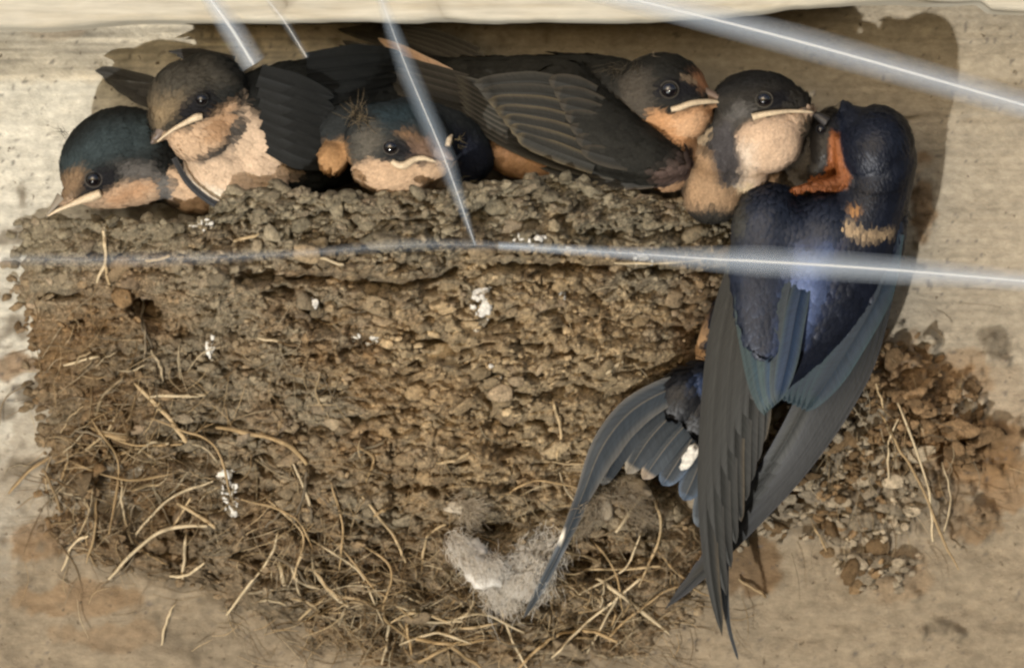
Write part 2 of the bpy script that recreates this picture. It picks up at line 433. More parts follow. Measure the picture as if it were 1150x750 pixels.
def nest_d(x, y, rough=True):
    xl = edgeL(y); xr = edgeR(y)
    u = np.where(x < XC, (XC - x) / (XC - xl), (x - XC) / (xr - XC))
    u = np.clip(u, 0, 1)
    Dy = 185 * np.clip(1 - (np.clip(y - 290, 0, None) / 465) ** 1.7, 0, 1) ** 0.8
    p = np.where(x < XC, (1 - u ** 1.9) ** 0.85, (1 - u ** 2.4) ** 0.62)
    d = Dy * p
    lip = sstep(6, -6, y - crack(x))
    d = d + lip * 9 * (0.3 + 0.7 * p)
    d = d - 26 * np.exp(-((y - crack(x) - 4) / 5.0) ** 2) * sstep(0.3, 0.6, 0.5 + vnoise(x / 60, y * 0, 0, 91) + 0.5 * sstep(360, 400, x) * sstep(580, 540, x))
    if rough:
        pp = p ** 0.5
        d = d + pp * (15 * fbm(x / 50, y / 30, 0, 61, 4) + 5.0 * fbm((x + 8 * fbm(x / 20, y / 20, 0, 5, 2)) / 17, y / 8, 0, 67, 4) + 1.6 * fbm(x / 4.5, y / 3.5, 0, 68, 2))
        bx = x + 7 * fbm(x / 16, y / 16, 0, 330, 2); by = y + 5 * fbm(x / 14, y / 14, 0, 331, 2)
        d = d + pp * (12 * np.abs(fbm(bx / 27, by / 13, 0, 332, 2)) + 7.5 * np.abs(fbm(bx / 12, by / 7, 0, 333, 2)) + 2.5 * np.abs(fbm(x / 5, y / 4, 0, 334, 2)) - 7)
        wx = x + 10 * fbm(x / 30, y / 30, 0, 310, 2); wy = y + 7 * fbm(x / 25, y / 25, 0, 311, 2)
        d = d - pp * 11 * np.clip(1 - np.abs(fbm(wx / 24, wy / 11, 0, 312, 2)) / 0.16, 0, 1) - pp * 14 * sstep(0.35, 0.8, fbm(wx / 22, wy / 12, 0, 313, 3))
        low = sstep(470, 600, y + 30 * vnoise(x / 40, y / 40, 0, 315)) + 0.8 * sstep(260, 120, x) * sstep(320, 420, y)
        d = d - pp * low * 20 * sstep(0.1, 0.6, fbm(wx / 30, wy / 24, 0, 314, 3))
        # a deep hollow torn into the lower left
        for k, (hx, hy, hrx, hry, hd) in enumerate([(160, 348, 16, 13, 40), (100, 515, 20, 26, 34), (232, 482, 30, 14, 26), (312, 330, 20, 9, 22), (370, 640, 22, 22, 30), (442, 545, 20, 8, 20),
                (200, 620, 26, 16, 30), (300, 520, 16, 26, 24), (640, 620, 40, 24, 36), (545, 596, 24, 8, 22), (690, 640, 30, 26, 30), (480, 700, 30, 20, 26), (60, 300, 14, 8, 22), (110, 285, 12, 8, 20),
                (330, 430, 24, 8, 16), (480, 385, 18, 6, 14), (620, 350, 18, 6, 14), (715, 360, 16, 8, 18), (400, 470, 26, 6, 16), (560, 475, 22, 6, 15), (250, 270, 16, 6, 14), (670, 262, 22, 7, 16), (90, 360, 14, 16, 20), (740, 260, 34, 14, 18), (395, 590, 16, 20, 26)]):
            d = d - pp * hd * sstep(0.0, 0.35, blob(x, y, hx, hy, hrx, hry, 500 + k, 0.5, 12.0))
        d = d - 48 * sstep(0.0, 0.5, blob(x, y, 142, 555, 40, 75, 71)) - 26 * sstep(0, 0.6, blob(x, y, 170, 350, 26, 24, 72))
        d = d - 26 * sstep(0.0, 0.6, blob(x, y, 545, 592, 36, 10, 73)) - 16 * sstep(0, 0.6, blob(x, y, 640, 440, 40, 14, 74))
    return np.maximum(d, -4)

nest_exact = nest_d
LR = LUT(lambda x, y: nest_exact(x, y, True), -20, 880, 180, 765); LS = LUT(lambda x, y: nest_exact(x, y, False), -20, 880, 180, 765)
def nest_d(x, y, rough=True): return (LR if rough else LS)(x, y)

NU, NJ = 640, 430
uu = np.linspace(-1, 1, NU); uu = np.sign(uu) * (1 - (1 - np.abs(uu)) ** 1.25)
rows = []
def row_x(y):
    xl = edgeL(y); xr = edgeR(y)
    return np.where(uu < 0, XC + uu * (XC - xl), XC + uu * (xr - XC))
ysn = np.linspace(0, 1, NJ)
for k, (fr, dy) in enumerate([(0.0, 60), (0.45, 60), (0.62, 45), (0.70, 18), (0.78, 3), (0.88, -2), (0.96, 0)]):     # inner cup and rim top
    x = row_x(np.full(NU, 240.0)); y0 = rimtop(x)
    d = nest_d(x, y0) * fr + 2 * fbm(x / 12, x * 0 + k, 0, 5, 2)
    rows.append(np.stack([x, y0 + dy + 3 * fbm(x / 14, x * 0 + k * 3, 0, 66, 3), d], 1))
for t in ysn:
    x = row_x(np.full(NU, 240.0) * (1 - t) + 748 * t)
    y = rimtop(x) * (1 - t) + 750 * t
    x = row_x(y)
    rows.append(np.stack([x, y, nest_d(x, y)], 1))
nv = np.concatenate(rows)

def mud_colour(x, y, r):
    """base colour of the dried mud; r = per-piece random in 0..1"""
    grey = np.array((0.31, 0.26, 0.18)); olive = np.array((0.25, 0.225, 0.16)); ochre = np.array((0.30, 0.195, 0.10)); dark = np.array((0.060, 0.050, 0.038)); pink = np.array((0.36, 0.28, 0.20))
    n = fbm(x / 60, y / 45, 0, 101, 3)
    o = np.clip(0.20 + 0.6 * n + 0.5 * (r - 0.5) + 0.55 * sstep(300, 60, x) * sstep(320, 380, y) - 0.3 * sstep(300, 250, y), 0, 1)[:, None]
    c = grey * (1 - o) + ochre * o
    g = np.clip(0.75 * sstep(320, 270, y) * (0.6 + 0.5 * vnoise(x / 50, y / 30, 0, 104)) + 0.5 * sstep(0.6, 1.0, vnoise(r * 91, r * 37, 0, 8)), 0, 1)[:, None]
    c = c * (1 - g) + olive * g
    dk = (sstep(0.42, 0.9, vnoise(r * 53.1, r * 17.7 + 3, 0, 9) + 0.35 * n) * 0.7)[:, None]
    c = c * (1 - dk) + dark * dk
    md = (0.75 * sstep(0, 0.45, blob(x, y, 590, 430, 220, 165, 407)))[:, None]
    c = c * (1 - md) + np.array((0.44, 0.335, 0.20)) * (0.68 + 0.6 * r)[:, None] * md
    p = (sstep(0.5, 0.9, vnoise(r * 31.0, r * 77.7 + 3, 0, 19)) * 0.6)[:, None]
    c = c * (1 - p) + pink * p
    c = c * (1 + 0.50 * (vnoise(r * 997, r * 311, 0, 2)))[:, None]
    bt = (0.6 * sstep(560, 660, y))[:, None]
    c = c * (1 - bt) + np.array((0.34, 0.265, 0.175)) * (0.6 + 0.6 * r)[:, None] * bt
    gp = (0.35 * sstep(0.1, 0.6, fbm(x / 70, y / 50, 0, 421, 3)) * sstep(320, 380, y))[:, None]
    c = c * (1 - gp) + np.array((0.37, 0.245, 0.125)) * (0.6 + 0.6 * r)[:, None] * gp
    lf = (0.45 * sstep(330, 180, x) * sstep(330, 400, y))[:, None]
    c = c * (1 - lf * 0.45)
    return np.clip(c, 0.01, 0.8)
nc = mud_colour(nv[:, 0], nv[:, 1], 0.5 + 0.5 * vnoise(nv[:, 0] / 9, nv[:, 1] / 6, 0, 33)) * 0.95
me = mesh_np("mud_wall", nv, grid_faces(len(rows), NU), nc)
link("mud_wall", me, M['mud'], nest)

# mud pellets: lumpy, overlapping, in courses
def lump(sub, seed, amp=0.42):
    v, f = (ICO1, ICO2, ICO3)[sub - 1]
    n = fbm(v[:, 0] * 1.3 + seed * 9.1, v[:, 1] * 1.3 + seed, v[:, 2] * 1.3, seed, 3)
    n2 = fbm(v[:, 0] * 3.1 + seed * 5.1, v[:, 1] * 3.1, v[:, 2] * 3.1, seed + 5, 2)
    n3 = 1 - 2 * np.abs(vnoise(v[:, 0] * 2.2 + seed * 3, v[:, 1] * 2.2, v[:, 2] * 2.2, seed + 11))
    w = v * (1 + amp * n + 0.26 * n2 + 0.16 * n3)[:, None]
    for q in range(5):                       # broken facets
        dr = np.random.default_rng(seed * 7 + q).normal(size=3); dr /= np.linalg.norm(dr)
        h = w @ dr; w = w - np.clip(h - 0.72, 0, None)[:, None] * dr * 0.85
    return w, f
LUMPS = [lump(2, k) for k in range(10)]
CRUMBS = [lump(1, k + 50, 0.5) for k in range(6)]
LUMPME = []
for k, (v, f) in enumerate(LUMPS[:8]):
    me = bpy.data.meshes.new("mud_pellet"); 
    w = np.stack([v[:, 0], -v[:, 2], -v[:, 1]], 1) * S
    me = mesh_np("mud_pellet", w, f[:, ::-1], world_space=True); me.materials.append(M['pellet']); LUMPME.append(me)

def frame_at(fn, x, y):
    e = 6.0
    dx = (fn(np.array([x + e]), np.array([y])) - fn(np.array([x - e]), np.array([y])))[0] / (2 * e)
    dy = (fn(np.array([x]), np.array([y + e])) - fn(np.array([x]), np.array([y - e])))[0] / (2 * e)
    dx = max(-2.5, min(2.5, dx)); dy = max(-2.5, min(2.5, dy))
    n = np.array([-dx, -dy, 1.0]); n /= np.linalg.norm(n)
    t = np.array([1.0, 0.25 * random.uniform(-1, 1), dx]); t -= n * (t @ n); t /= np.linalg.norm(t)
    b = np.cross(n, t)
    return t, b, n

items = []      # (score, x, y, d, R(3x3), size(3), r)
smooth_nd = lambda x, y: nest_d(x, y, False)
def place_pellet(fn, sfn, x, y, big, embed=0.25, flat=0.5, lift=0.0):
    t, b, n = frame_at(sfn, x, y)
    ang = random.gauss(0, 0.45)
    t2 = t * math.cos(ang) + b * math.sin(ang); b2 = np.cross(n, t2)
    tilt = random.gauss(0.0, 0.28)
    n2 = n * math.cos(tilt) + b2 * math.sin(tilt); b3 = np.cross(n2, t2)
    d = fn(np.array([x]), np.array([y]))[0] + lift
    sz = np.array([big * random.uniform(0.9, 1.5), big * random.uniform(0.6, 0.85), big * flat * random.uniform(0.7, 1.2)])
    p = np.array([x, y, d]) + n * sz[2] * embed
    return p, np.stack([t2, b3, n2], 1), sz, random.random()
GATE = LUT(lambda x, y: vnoise(x / 26, y / 15, 0, 401), 0, 860, 180, 760, 4)
tries = 0
while len(items) < 1700 and tries < 20000:
    tries += 1
    y = random.uniform(200, 735); x = random.uniform(28, 840)
    xl = np.interp(y, yL, xL); xr = np.interp(y, yR, xR)
    if x < xl + 2 or x > xr - 2 or y < rimtop(x) - 4: continue
    if GATE(x, y) > 0.25 and random.random() < 0.75: continue
    # fewer lumps on the grass-covered bottom and in the hollows
    if y > 560 + 60 * math.sin(x * 0.02) and random.random() < 0.5: continue
    big = min(12.0, 3.0 * (1 - random.random()) ** -0.40) * random.uniform(0.9, 1.15)
    if y < 320: items.append(place_pellet(nest_d, smooth_nd, x, y, big * 1.15, embed=random.uniform(-0.1, 0.4), flat=0.62))
    else: items.append(place_pellet(nest_d, smooth_nd, x, y, big * 1.15, embed=random.uniform(-0.5, 0.05), flat=0.42))
# a row of heaped pellets along the rim
for x in np.arange(36, 845, 6.5):
    for q in range(random.choice([1, 2, 3, 3])):
        xx = x + random.uniform(-4, 4)
        p, R, sz, r = place_pellet(nest_d, smooth_nd, xx, rimtop(xx) + random.uniform(-2, 14), random.choice([4, 5, 6, 7, 9, 12]) * random.uniform(0.9, 1.1), embed=0.1, flat=0.6)
        p[2] -= random.uniform(0, 30); items.append((p, R, sz, r))
for k in range(230):         # crumbs stuck to the wall along the nest's outline
    y = random.uniform(240, 700)
    if random.random() < 0.75: x = edgeL(y) + random.gauss(-2, 9)
    else: x = edgeR(y) + random.gauss(0, 9)
    items.append(place_pellet(lambda a, b: np.maximum(nest_d(a, b), wall_depth(a, b)), lambda a, b: a * 0.0, float(x), y, random.uniform(2.5, 7), 0.1, 0.7))
items.sort(key=lambda it: -(it[2][0] * it[2][1]))
bag = Bag(); npart = 0
ICOL = mud_colour(np.array([i[0][0] for i in items]), np.array([i[0][1] for i in items]), np.array([i[3] for i in items]))
for (p, R, sz, r), c in zip(items, ICOL):
    if npart < 299:
        k = npart % len(LUMPME)
        o = bpy.data.objects.new("mud_pellet", LUMPME[k]); COL.objects.link(o)
        T = Matrix(((1, 0, 0), (0, 0, -1), (0, -1, 0)))          # photo axes -> world axes (its own inverse)
        Rm = Matrix([[R[i][j] for j in range(3)] for i in range(3)])
        if Rm.determinant() < 0: Rm = Rm @ Matrix.Diagonal((1, -1, 1))
        A = T @ Rm @ Matrix.Diagonal((float(sz[0]), float(sz[1]), float(sz[2]))) @ T
        mw = A.to_4x4(); mw.translation = Vector(V(*p))
        o.parent = nest; o.matrix_parent_inverse = nest.matrix_world.inverted(); o.matrix_basis = mw
        o.color = (*c, 1); npart += 1
    else:
        v, f = LUMPS[random.randrange(10)]
        w = (v * sz) @ R.T + p
        bag.add(w, t=f, c=c)
NC = 3200
qy = rng.uniform(205, 735, NC); qx = rng.uniform(26, 845, NC); rr = rng.random(NC)
ok = (qx > edgeL(qy) - 3) & (qx < edgeR(qy) + 2) & (qy > rimtop(qx) - 2)
qx, qy, rr = qx[ok], qy[ok], rr[ok]; qd = nest_d(qx, qy); qc = mud_colour(qx, qy, rr)
for x, y, d, c, r in zip(qx, qy, qd, qc, rr):
    v, f = CRUMBS[int(r * 6)]; s = 1.0 + 2.2 * random.random() ** 2
    bag.add(v * np.array([s * 1.25, s * 0.8, s]) + np.array([x, y, d + s * 0.4 + random.random() * 3 * (r > 0.6)]), t=f, c=c * 1.0)
o = link("small_pellets", bag.mesh("small_pellets"), M['mud'], nest); tag(o, kind='stuff')

# ---------------------------------------------------------------- old mud patch on the wall, right
patch = empty("old_mud_patch", 960, 560, 0, "crumbling patch of old mud pellets stuck to the wall right of the adult swallow", "mud patch")
bag = Bag(); npt = 0; its = []
CX = rng.uniform(820, 1150, 4000); CY = rng.uniform(340, 720, 4000)
CW = np.max([blob(CX, CY, 935, 500, 115, 125, 201), blob(CX, CY, 1035, 450, 62, 68, 202) - 0.1, blob(CX, CY, 1090, 500, 60, 30, 203) - 0.35,
             blob(CX, CY, 990, 640, 50, 30, 205) - 0.25], axis=0)
for x, y, w in zip(CX, CY, CW):
    if w < 0.03 or random.random() > 0.24 + 0.7 * w: continue
    dd = 26 * min(1, w * 1.8)
    big = min(13, 3.4 * (1 - random.random()) ** -0.4)
    if x > 1000: big *= 1.2
    its.append((place_pellet(lambda a, b: wall_depth(a, b) + random.uniform(0, dd), lambda a, b: a * 0.0, x, y, big, random.uniform(-0.4, 0.4), 0.55 if x < 1000 else 0.28), x, y))
its.sort(key=lambda i: -i[0][2][0])
for (p, R, sz, r), x, y in its:
    c = np.array((0.44, 0.365, 0.26)) * (0.55 + 0.7 * r)
    if x > 980 and y < 500 or x > 1040: c = np.array((0.25, 0.165, 0.09)) * (0.5 + 0.8 * r)
    if (r * 7) % 1 > 0.6 and x < 1000: c = np.array((0.24, 0.16, 0.085)) * (0.5 + 0.8 * r)
    if npt < 250:
        me = LUMPME[npt % 8]
        o = bpy.data.objects.new("mud_pellet", me); COL.objects.link(o)
        Rm = Matrix([[R[i][j] for j in range(3)] for i in range(3)])
        if Rm.determinant() < 0: Rm = Rm @ Matrix.Diagonal((1, -1, 1))
        mw = (T @ Rm @ Matrix.Diagonal([float(q) for q in sz]) @ T).to_4x4(); mw.translation = Vector(V(*p))
        o.parent = patch; o.matrix_parent_inverse = patch.matrix_world.inverted(); o.matrix_basis = mw
        o.color = (*c, 1); npt += 1
    else:
        v, f = LUMPS[random.randrange(10)]; bag.add((v * sz) @ R.T + p, t=f, c=c)
if bag.n:
    o = link("small_pellets", bag.mesh("small_pellets"), M['mud'], patch); tag(o, kind='stuff')

# ---------------------------------------------------------------- grass and straw
def surf_d(x, y):
    x = np.asarray(x, float); y = np.asarray(y, float)
    xl = np.interp(y, yL, xL); xr = np.interp(y, yR, xR)
    ins = (x > xl - 10) & (x < xr + 8) & (y > 210)
    return np.where(ins, np.maximum(nest_d(x, y), wall_depth(x, y)), wall_depth(x, y))

def straw_pts(pts, lift):
    P = catmull([(a, b, 0) for a, b in pts], max(5, len(pts) * 3))
    base = surf_d(P[:, 0], P[:, 1])
    s = np.convolve(np.pad(base, 2, mode='edge'), np.ones(5) / 5, 'valid')
    P[:, 2] = np.maximum(s, base) + lift
    return P
STRAW = [np.array((0.50, 0.38, 0.22)), np.array((0.38, 0.27, 0.14)), np.array((0.56, 0.46, 0.30)), np.array((0.20, 0.13, 0.06)), np.array((0.26, 0.21, 0.14))]
def straw(parent, pts, r, lift=4, c=None):
    P = straw_pts(pts, lift)
    P[:, :2] += rng.normal(0, 0.5, (len(P), 2)); P[:, 2] += rng.normal(0, 0.6, len(P))
    v, q, t = tube_np(P, [r * random.uniform(0.4, 0.8), r, r * 0.8, r * 1.05, r * random.uniform(0.3, 0.9)], n=len(P) * 3, sides=5)
    col = (STRAW[random.randrange(3)] if c is None else np.array(c)) * random.uniform(0.85, 1.1)
    B = Bag(); B.add(v, q, t, col)
    return link("straw", B.mesh("straw"), M['straw'], parent)
HAND = [
 ([(120,652),(150,620),(185,595),(232,590)],2.4,10), ([(66,642),(80,612),(97,602)],1.9,6), ([(6,556),(28,532),(52,514)],2.0,6), ([(65,540),(74,518)],1.6,8),
 ([(120,514),(160,502)],2.6,8), ([(110,486),(140,494)],2.4,8), ([(188,648),(210,646),(228,632)],2.0,8), ([(178,726),(184,702),(194,680)],1.8,5),
 ([(253,692),(280,656),(305,622),(312,596)],1.8,6), ([(333,699),(364,671)],1.7,5), ([(350,632),(364,658),(392,682)],2.8,7), ([(313,630),(318,658)],3.2,4),
 ([(198,565),(242,592)],2.6,6), ([(106,560),(104,600),(94,634)],1.8,10), ([(134,540),(136,580),(146,612)],1.8,12), ([(208,600),(203,652)],2.2,8), ([(190,596),(214,560)],1.5,8),
 ([(352,640),(376,668),(404,674),(440,692),(462,722)],2.4,8), ([(428,748),(434,722),(438,694)],2.0,8), ([(452,716),(500,724),(545,720)],2.4,10), ([(498,722),(542,754)],2.4,11),
 ([(582,752),(608,727),(632,713),(664,711),(694,722)],2.3,12), ([(670,650),(702,672),(752,714)],2.7,12), ([(683,718),(712,690)],1.7,10), ([(692,598),(716,562),(734,534)],2.6,18),
 ([(625,518),(629,482),(620,448)],1.9,5), ([(408,558),(440,600),(456,632)],2.1,9), ([(560,680),(576,722),(592,752)],1.8,9), ([(500,588),(480,604),(472,646)],1.8,8),
 ([(335,285),(360,290),(388,298)],1.9,9), ([(265,271),(293,264)],2.2,9), ([(165,293),(178,292),(192,287)],2.2,9), ([(108,318),(118,290),(116,258)],2.2,9), ([(122,320),(118,296)],2.0,9),
 ([(168,446),(232,443)],2.3,8), ([(290,380),(322,384)],1.9,8), ([(545,398),(562,402)],1.6,6), ([(680,420),(700,405)],2.6,6), ([(690,296),(740,296),(790,292)],1.6,8),
 ([(243,480),(280,486),(320,498),(345,520)],3.0,6), ([(150,430),(190,470),(220,510)],3.2,4), ([(70,410),(110,400)],1.8,5), ([(100,480),(150,500),(210,498)],1.6,8),
 ([(270,560),(330,580),(352,618)],1.6,8), ([(372,540),(385,590),(380,640)],1.8,8), ([(330,520),(350,570)],2.0,8), ([(400,500),(420,514),(412,540)],2.0,6),
 ([(405,610),(440,640),(430,690),(460,720)],1.8,10), ([(430,690),(470,700),(520,698)],1.7,10), ([(640,640),(700,640),(742,636)],1.6,10), ([(735,560),(742,600),(718,660)],2.0,12),
 ([(650,690),(690,684),(688,704)],1.6,12), ([(438,700),(470,688),(520,706),(560,700)],1.9,14), ([(448,726),(490,712),(530,724)],1.8,14), ([(455,700),(462,736)],2.0,14),
 ([(500,700),(540,690),(590,712)],1.5,13), ([(380,610),(420,660),(470,700)],1.6,10), ([(340,600),(400,640),(430,700)],1.5,9), ([(100,470),(130,520),(120,600)],1.7,12), ([(150,600),(190,560),(240,540)],1.8,12),
 ([(80,520),(140,540),(200,530)],1.6,12), ([(300,560),(340,600),(330,650)],1.6,9), ([(620,740),(660,700),(720,650)],1.8,13), ([(560,560),(600,540),(650,548)],1.4,8), ([(700,700),(760,660),(800,672)],1.5,10),
 ([(660,600),(690,640),(700,690)],1.5,14), ([(720,600),(700,640),(650,668)],1.5,15), ([(170,470),(240,500),(260,560)],1.6,10), ([(740,620),(770,650),(800,640)],1.6,10), ([(660,735),(700,660)],1.7,9), ([(520,720),(470,745)],2.2,10),
]
for pts, r, lift in HAND: straw(nest, pts, r, lift)
for pts, r, lift in [([(988,462),(1010,500),(1036,545),(1058,600),(1078,640)],1.8,26), ([(1004,440),(1028,498),(1046,560),(1050,610)],1.7,26), ([(888,520),(896,548)],1.6,30),
                     ([(915,590),(930,620)],1.5,12), ([(1010,470),(1000,500),(1000,540)],1.4,26), ([(830,650),(862,672)],2.0,6), ([(1060,520),(1070,560),(1062,600)],1.2,16), ([(985,430),(995,460)],1.6,26)]:
    straw(patch, pts, r, lift)
# scattered straws: the lower left tangle and the ragged bottom
ZONES = [(135, 550, 90, 85, 48), (60, 560, 40, 70, 9), (320, 600, 80, 55, 22), (450, 680, 110, 50, 46), (660, 670, 100, 60, 34), (230, 480, 100, 60, 9), (560, 560, 160, 60, 10), (120, 410, 70, 60, 10), (350, 480, 60, 60, 12)]
def rand_straw(cx, cy, rx, ry, L):
    while True:
        a, b = random.gauss(0, 0.6), random.gauss(0, 0.6)
        x, y = cx + a * rx, cy + b * ry
        if y < 240 or x < 5: continue
        break
    if random.random() < 0.35: an = random.gauss(0.1, 0.35)
    elif cx < 350: an = random.choice([random.gauss(-1.1, 0.35), random.gauss(1.3, 0.35), random.gauss(-0.6, 0.3)])
    else: an = random.uniform(0, math.pi)
    l = L * random.uniform(0.5, 1.3); bend = random.gauss(0, 0.13) * l
    ux, uy = math.cos(an), math.sin(an)
    p = [(x - ux * l / 2, y - uy * l / 2), (x - uy * bend * 0.7 + random.uniform(-4, 4), y + ux * bend * 0.7), (x + ux * l / 2, y + uy * l / 2)]
    return p
ns = 0
for cx, cy, rx, ry, n in ZONES:
    for k in range(n):
        if ns >= 225: break
        p = rand_straw(cx, cy, rx, ry, 46)
        straw(nest, p, 0.7 + 1.5 * random.random() ** 2, random.uniform(1, 13), c=STRAW[random.randrange(5)] * random.uniform(0.45, 0.9)); ns += 1
bag = Bag()
for cx, cy, rx, ry, n in [(135, 550, 90, 90, 230), (330, 610, 90, 55, 160), (450, 690, 120, 55, 460), (660, 670, 110, 75, 420), (560, 600, 90, 50, 110), (230, 450, 150, 80, 80), (430, 400, 300, 110, 70), (90, 420, 60, 80, 50)]:
    for k in range(n):
        p = rand_straw(cx, cy, rx, ry, 44)
        P = straw_pts(p, random.uniform(1, 15))
        r = random.uniform(0.35, 0.9)
        v, q, t = tube_np(P, [r * 0.6, r, r * 0.4], n=9, sides=3)
        bag.add(v, q, t, STRAW[random.randrange(5)] * random.uniform(0.5, 1.0))
o = link("fine_grass", bag.mesh("fine_grass"), M['straw'], nest); tag(o, kind='stuff')
bag = Bag()
for k in range(130):
    x, y = random.gauss(980, 65), random.gauss(500, 60); l = random.uniform(20, 60); a = random.gauss(1.3, 0.5)
    P = straw_pts([(x, y), (x + math.cos(a) * l / 2 + random.gauss(0, 5), y + math.sin(a) * l / 2), (x + math.cos(a) * l, y + math.sin(a) * l)], random.uniform(12, 28))
    v, q, t = tube_np(P, [0.5, 0.6, 0.3], n=8, sides=3); bag.add(v, q, t, STRAW[random.randrange(5)] * random.uniform(0.5, 1.0))
o = link("fine_grass", bag.mesh("fine_grass"), M['straw'], patch); tag(o, kind='stuff')

# ---------------------------------------------------------------- droppings
def splat(parent, x, y, rx, ry, seed, lift=3.0):
    v, f = lump(3, seed, 0.38)
    t, b, n = frame_at(smooth_nd if parent is nest else (lambda a, b: a * 0.0), x, y)
    d = float(surf_d([x], [y])[0])
    w = (v * np.array([rx, ry, 3.2])) @ np.stack([t, b, n], 1).T + np.array([x, y, d]) + n * lift
    link("white_dropping", mesh_np("white_dropping", w, f), M['white'], parent)
DROPS = []
for cx, cy, sx, sy, n in [(540, 345, 7, 18, 16), (256, 552, 9, 22, 22), (238, 392, 4, 16, 10), (720, 291, 16, 6, 10), (420, 381, 18, 5, 12), (560, 420, 5, 5, 4), (232, 252, 14, 6, 12), (355, 341, 6, 8, 5), (600, 272, 30, 8, 8), (628, 328, 6, 8, 4)]:
    DROPS += [(random.gauss(cx, sx * 0.6), random.gauss(cy, sy * 0.6), random.uniform(1.2, 4.0), random.uniform(1.2, 3.6)) for _ in range(n)]
BD = Bag()
for k, (x, y, rx, ry) in enumerate(DROPS):
    v, f = lump(2, k % 9 + 60, 0.45); d = float(surf_d([x], [y])[0])
    BD.add(v * np.array([rx, ry, 1.8]) + np.array([x, y, d + 2.0]), t=f)
o = link("dropping_specks", BD.mesh("dropping_specks"), M['white'], nest); tag(o, kind='stuff')
for k, a in enumerate([(539, 328, 10, 6), (545, 343, 9, 10), (541, 359, 8, 11), (560, 421, 5, 3.5), (251, 533, 8, 9), (264, 545, 5, 4), (258, 571, 8, 10), (266, 563, 4, 6),
                       (236, 392, 2.5, 9), (355, 341, 4, 6), (628, 328, 3, 5), (722, 291, 15, 7), (224, 255, 8, 3), (193, 514, 4, 3), (551, 410, 3, 2.5), (604, 268, 5, 3)]):
    splat(nest, *a, seed=k + 30)

# ---------------------------------------------------------------- down tufts caught in the bottom of the nest
def down_tuft(name, label, strokes, n, c0, c1, core):
    root = empty(name, core[0][0], core[0][1], 60, label, "down tuft", "down tufts caught in the nest")
    B = Bag()
    for (cx, cy, rx, ry) in core:
        d = float(surf_d([cx], [cy])[0])
        v, f = lump(3, int(cx), 0.3)
        B.add(v * np.array([rx * 0.95, ry * 0.95, 11]) + np.array([cx, cy, d + 8]), t=f, c=c0)
    link("downy_core", B.mesh("downy_core"), M['down'], root)
    F = Bag()
    for k in range(n):
        s = strokes[random.randrange(len(strokes))]
        (x0, y0), (x1, y1), sp = s
        t = random.random()
        x = x0 + (x1 - x0) * t * 0.8 + random.gauss(0, sp * 0.45); y = y0 + (y1 - y0) * t * 0.8 + random.gauss(0, sp * 0.45)
        an = math.atan2(y1 - y0, x1 - x0) + random.gauss(0, 0.5); l = random.uniform(7, 22)
        d = float(surf_d([x], [y])[0]) + random.uniform(12, 28)
        P = [(x, y, d), (x + math.cos(an) * l * 0.5 + random.gauss(0, 3), y + math.sin(an) * l * 0.5 + random.gauss(0, 3), d + random.uniform(0, 8)),
             (x + math.cos(an) * l, y + math.sin(an) * l, d + random.uniform(-2, 10))]
        v, q, tt = tube_np(P, [0.34, 0.3, 0.12], n=6, sides=3)
        w = random.random() ** 0.6; F.add(v, q, tt, np.array(c0) * w + np.array(c1) * (1 - w))
    o = link("down_fibres", F.mesh("down_fibres"), M['down'], root); tag(o, kind='stuff')
down_tuft("down_tuft", "largest pale white down tuft, below the centre of the nest", [((510, 603), (540, 640), 13), ((615, 606), (590, 672), 24), ((548, 628), (570, 684), 20), ((600, 620), (575, 668), 20)],
          5000, (0.93, 0.90, 0.84), (0.70, 0.62, 0.50), [(530, 622, 17, 14), (590, 640, 28, 32), (562, 655, 34, 26), (545, 640, 22, 18)])
down_tuft("down_tuft", "small pale down wisp above the largest white tuft", [((505, 562), (545, 572), 9), ((520, 566), (530, 586), 9)], 260, (0.62, 0.55, 0.44), (0.38, 0.30, 0.2), [(524, 570, 20, 8)])
down_tuft("down_tuft", "greyish tan down tuft just under the adult's fanned tail", [((725, 530), (670, 560), 16), ((700, 545), (730, 590), 18), ((670, 560), (650, 600), 10)],
          800, (0.46, 0.39, 0.29), (0.30, 0.24, 0.16), [(705, 548, 30, 17), (672, 572, 16, 14)])
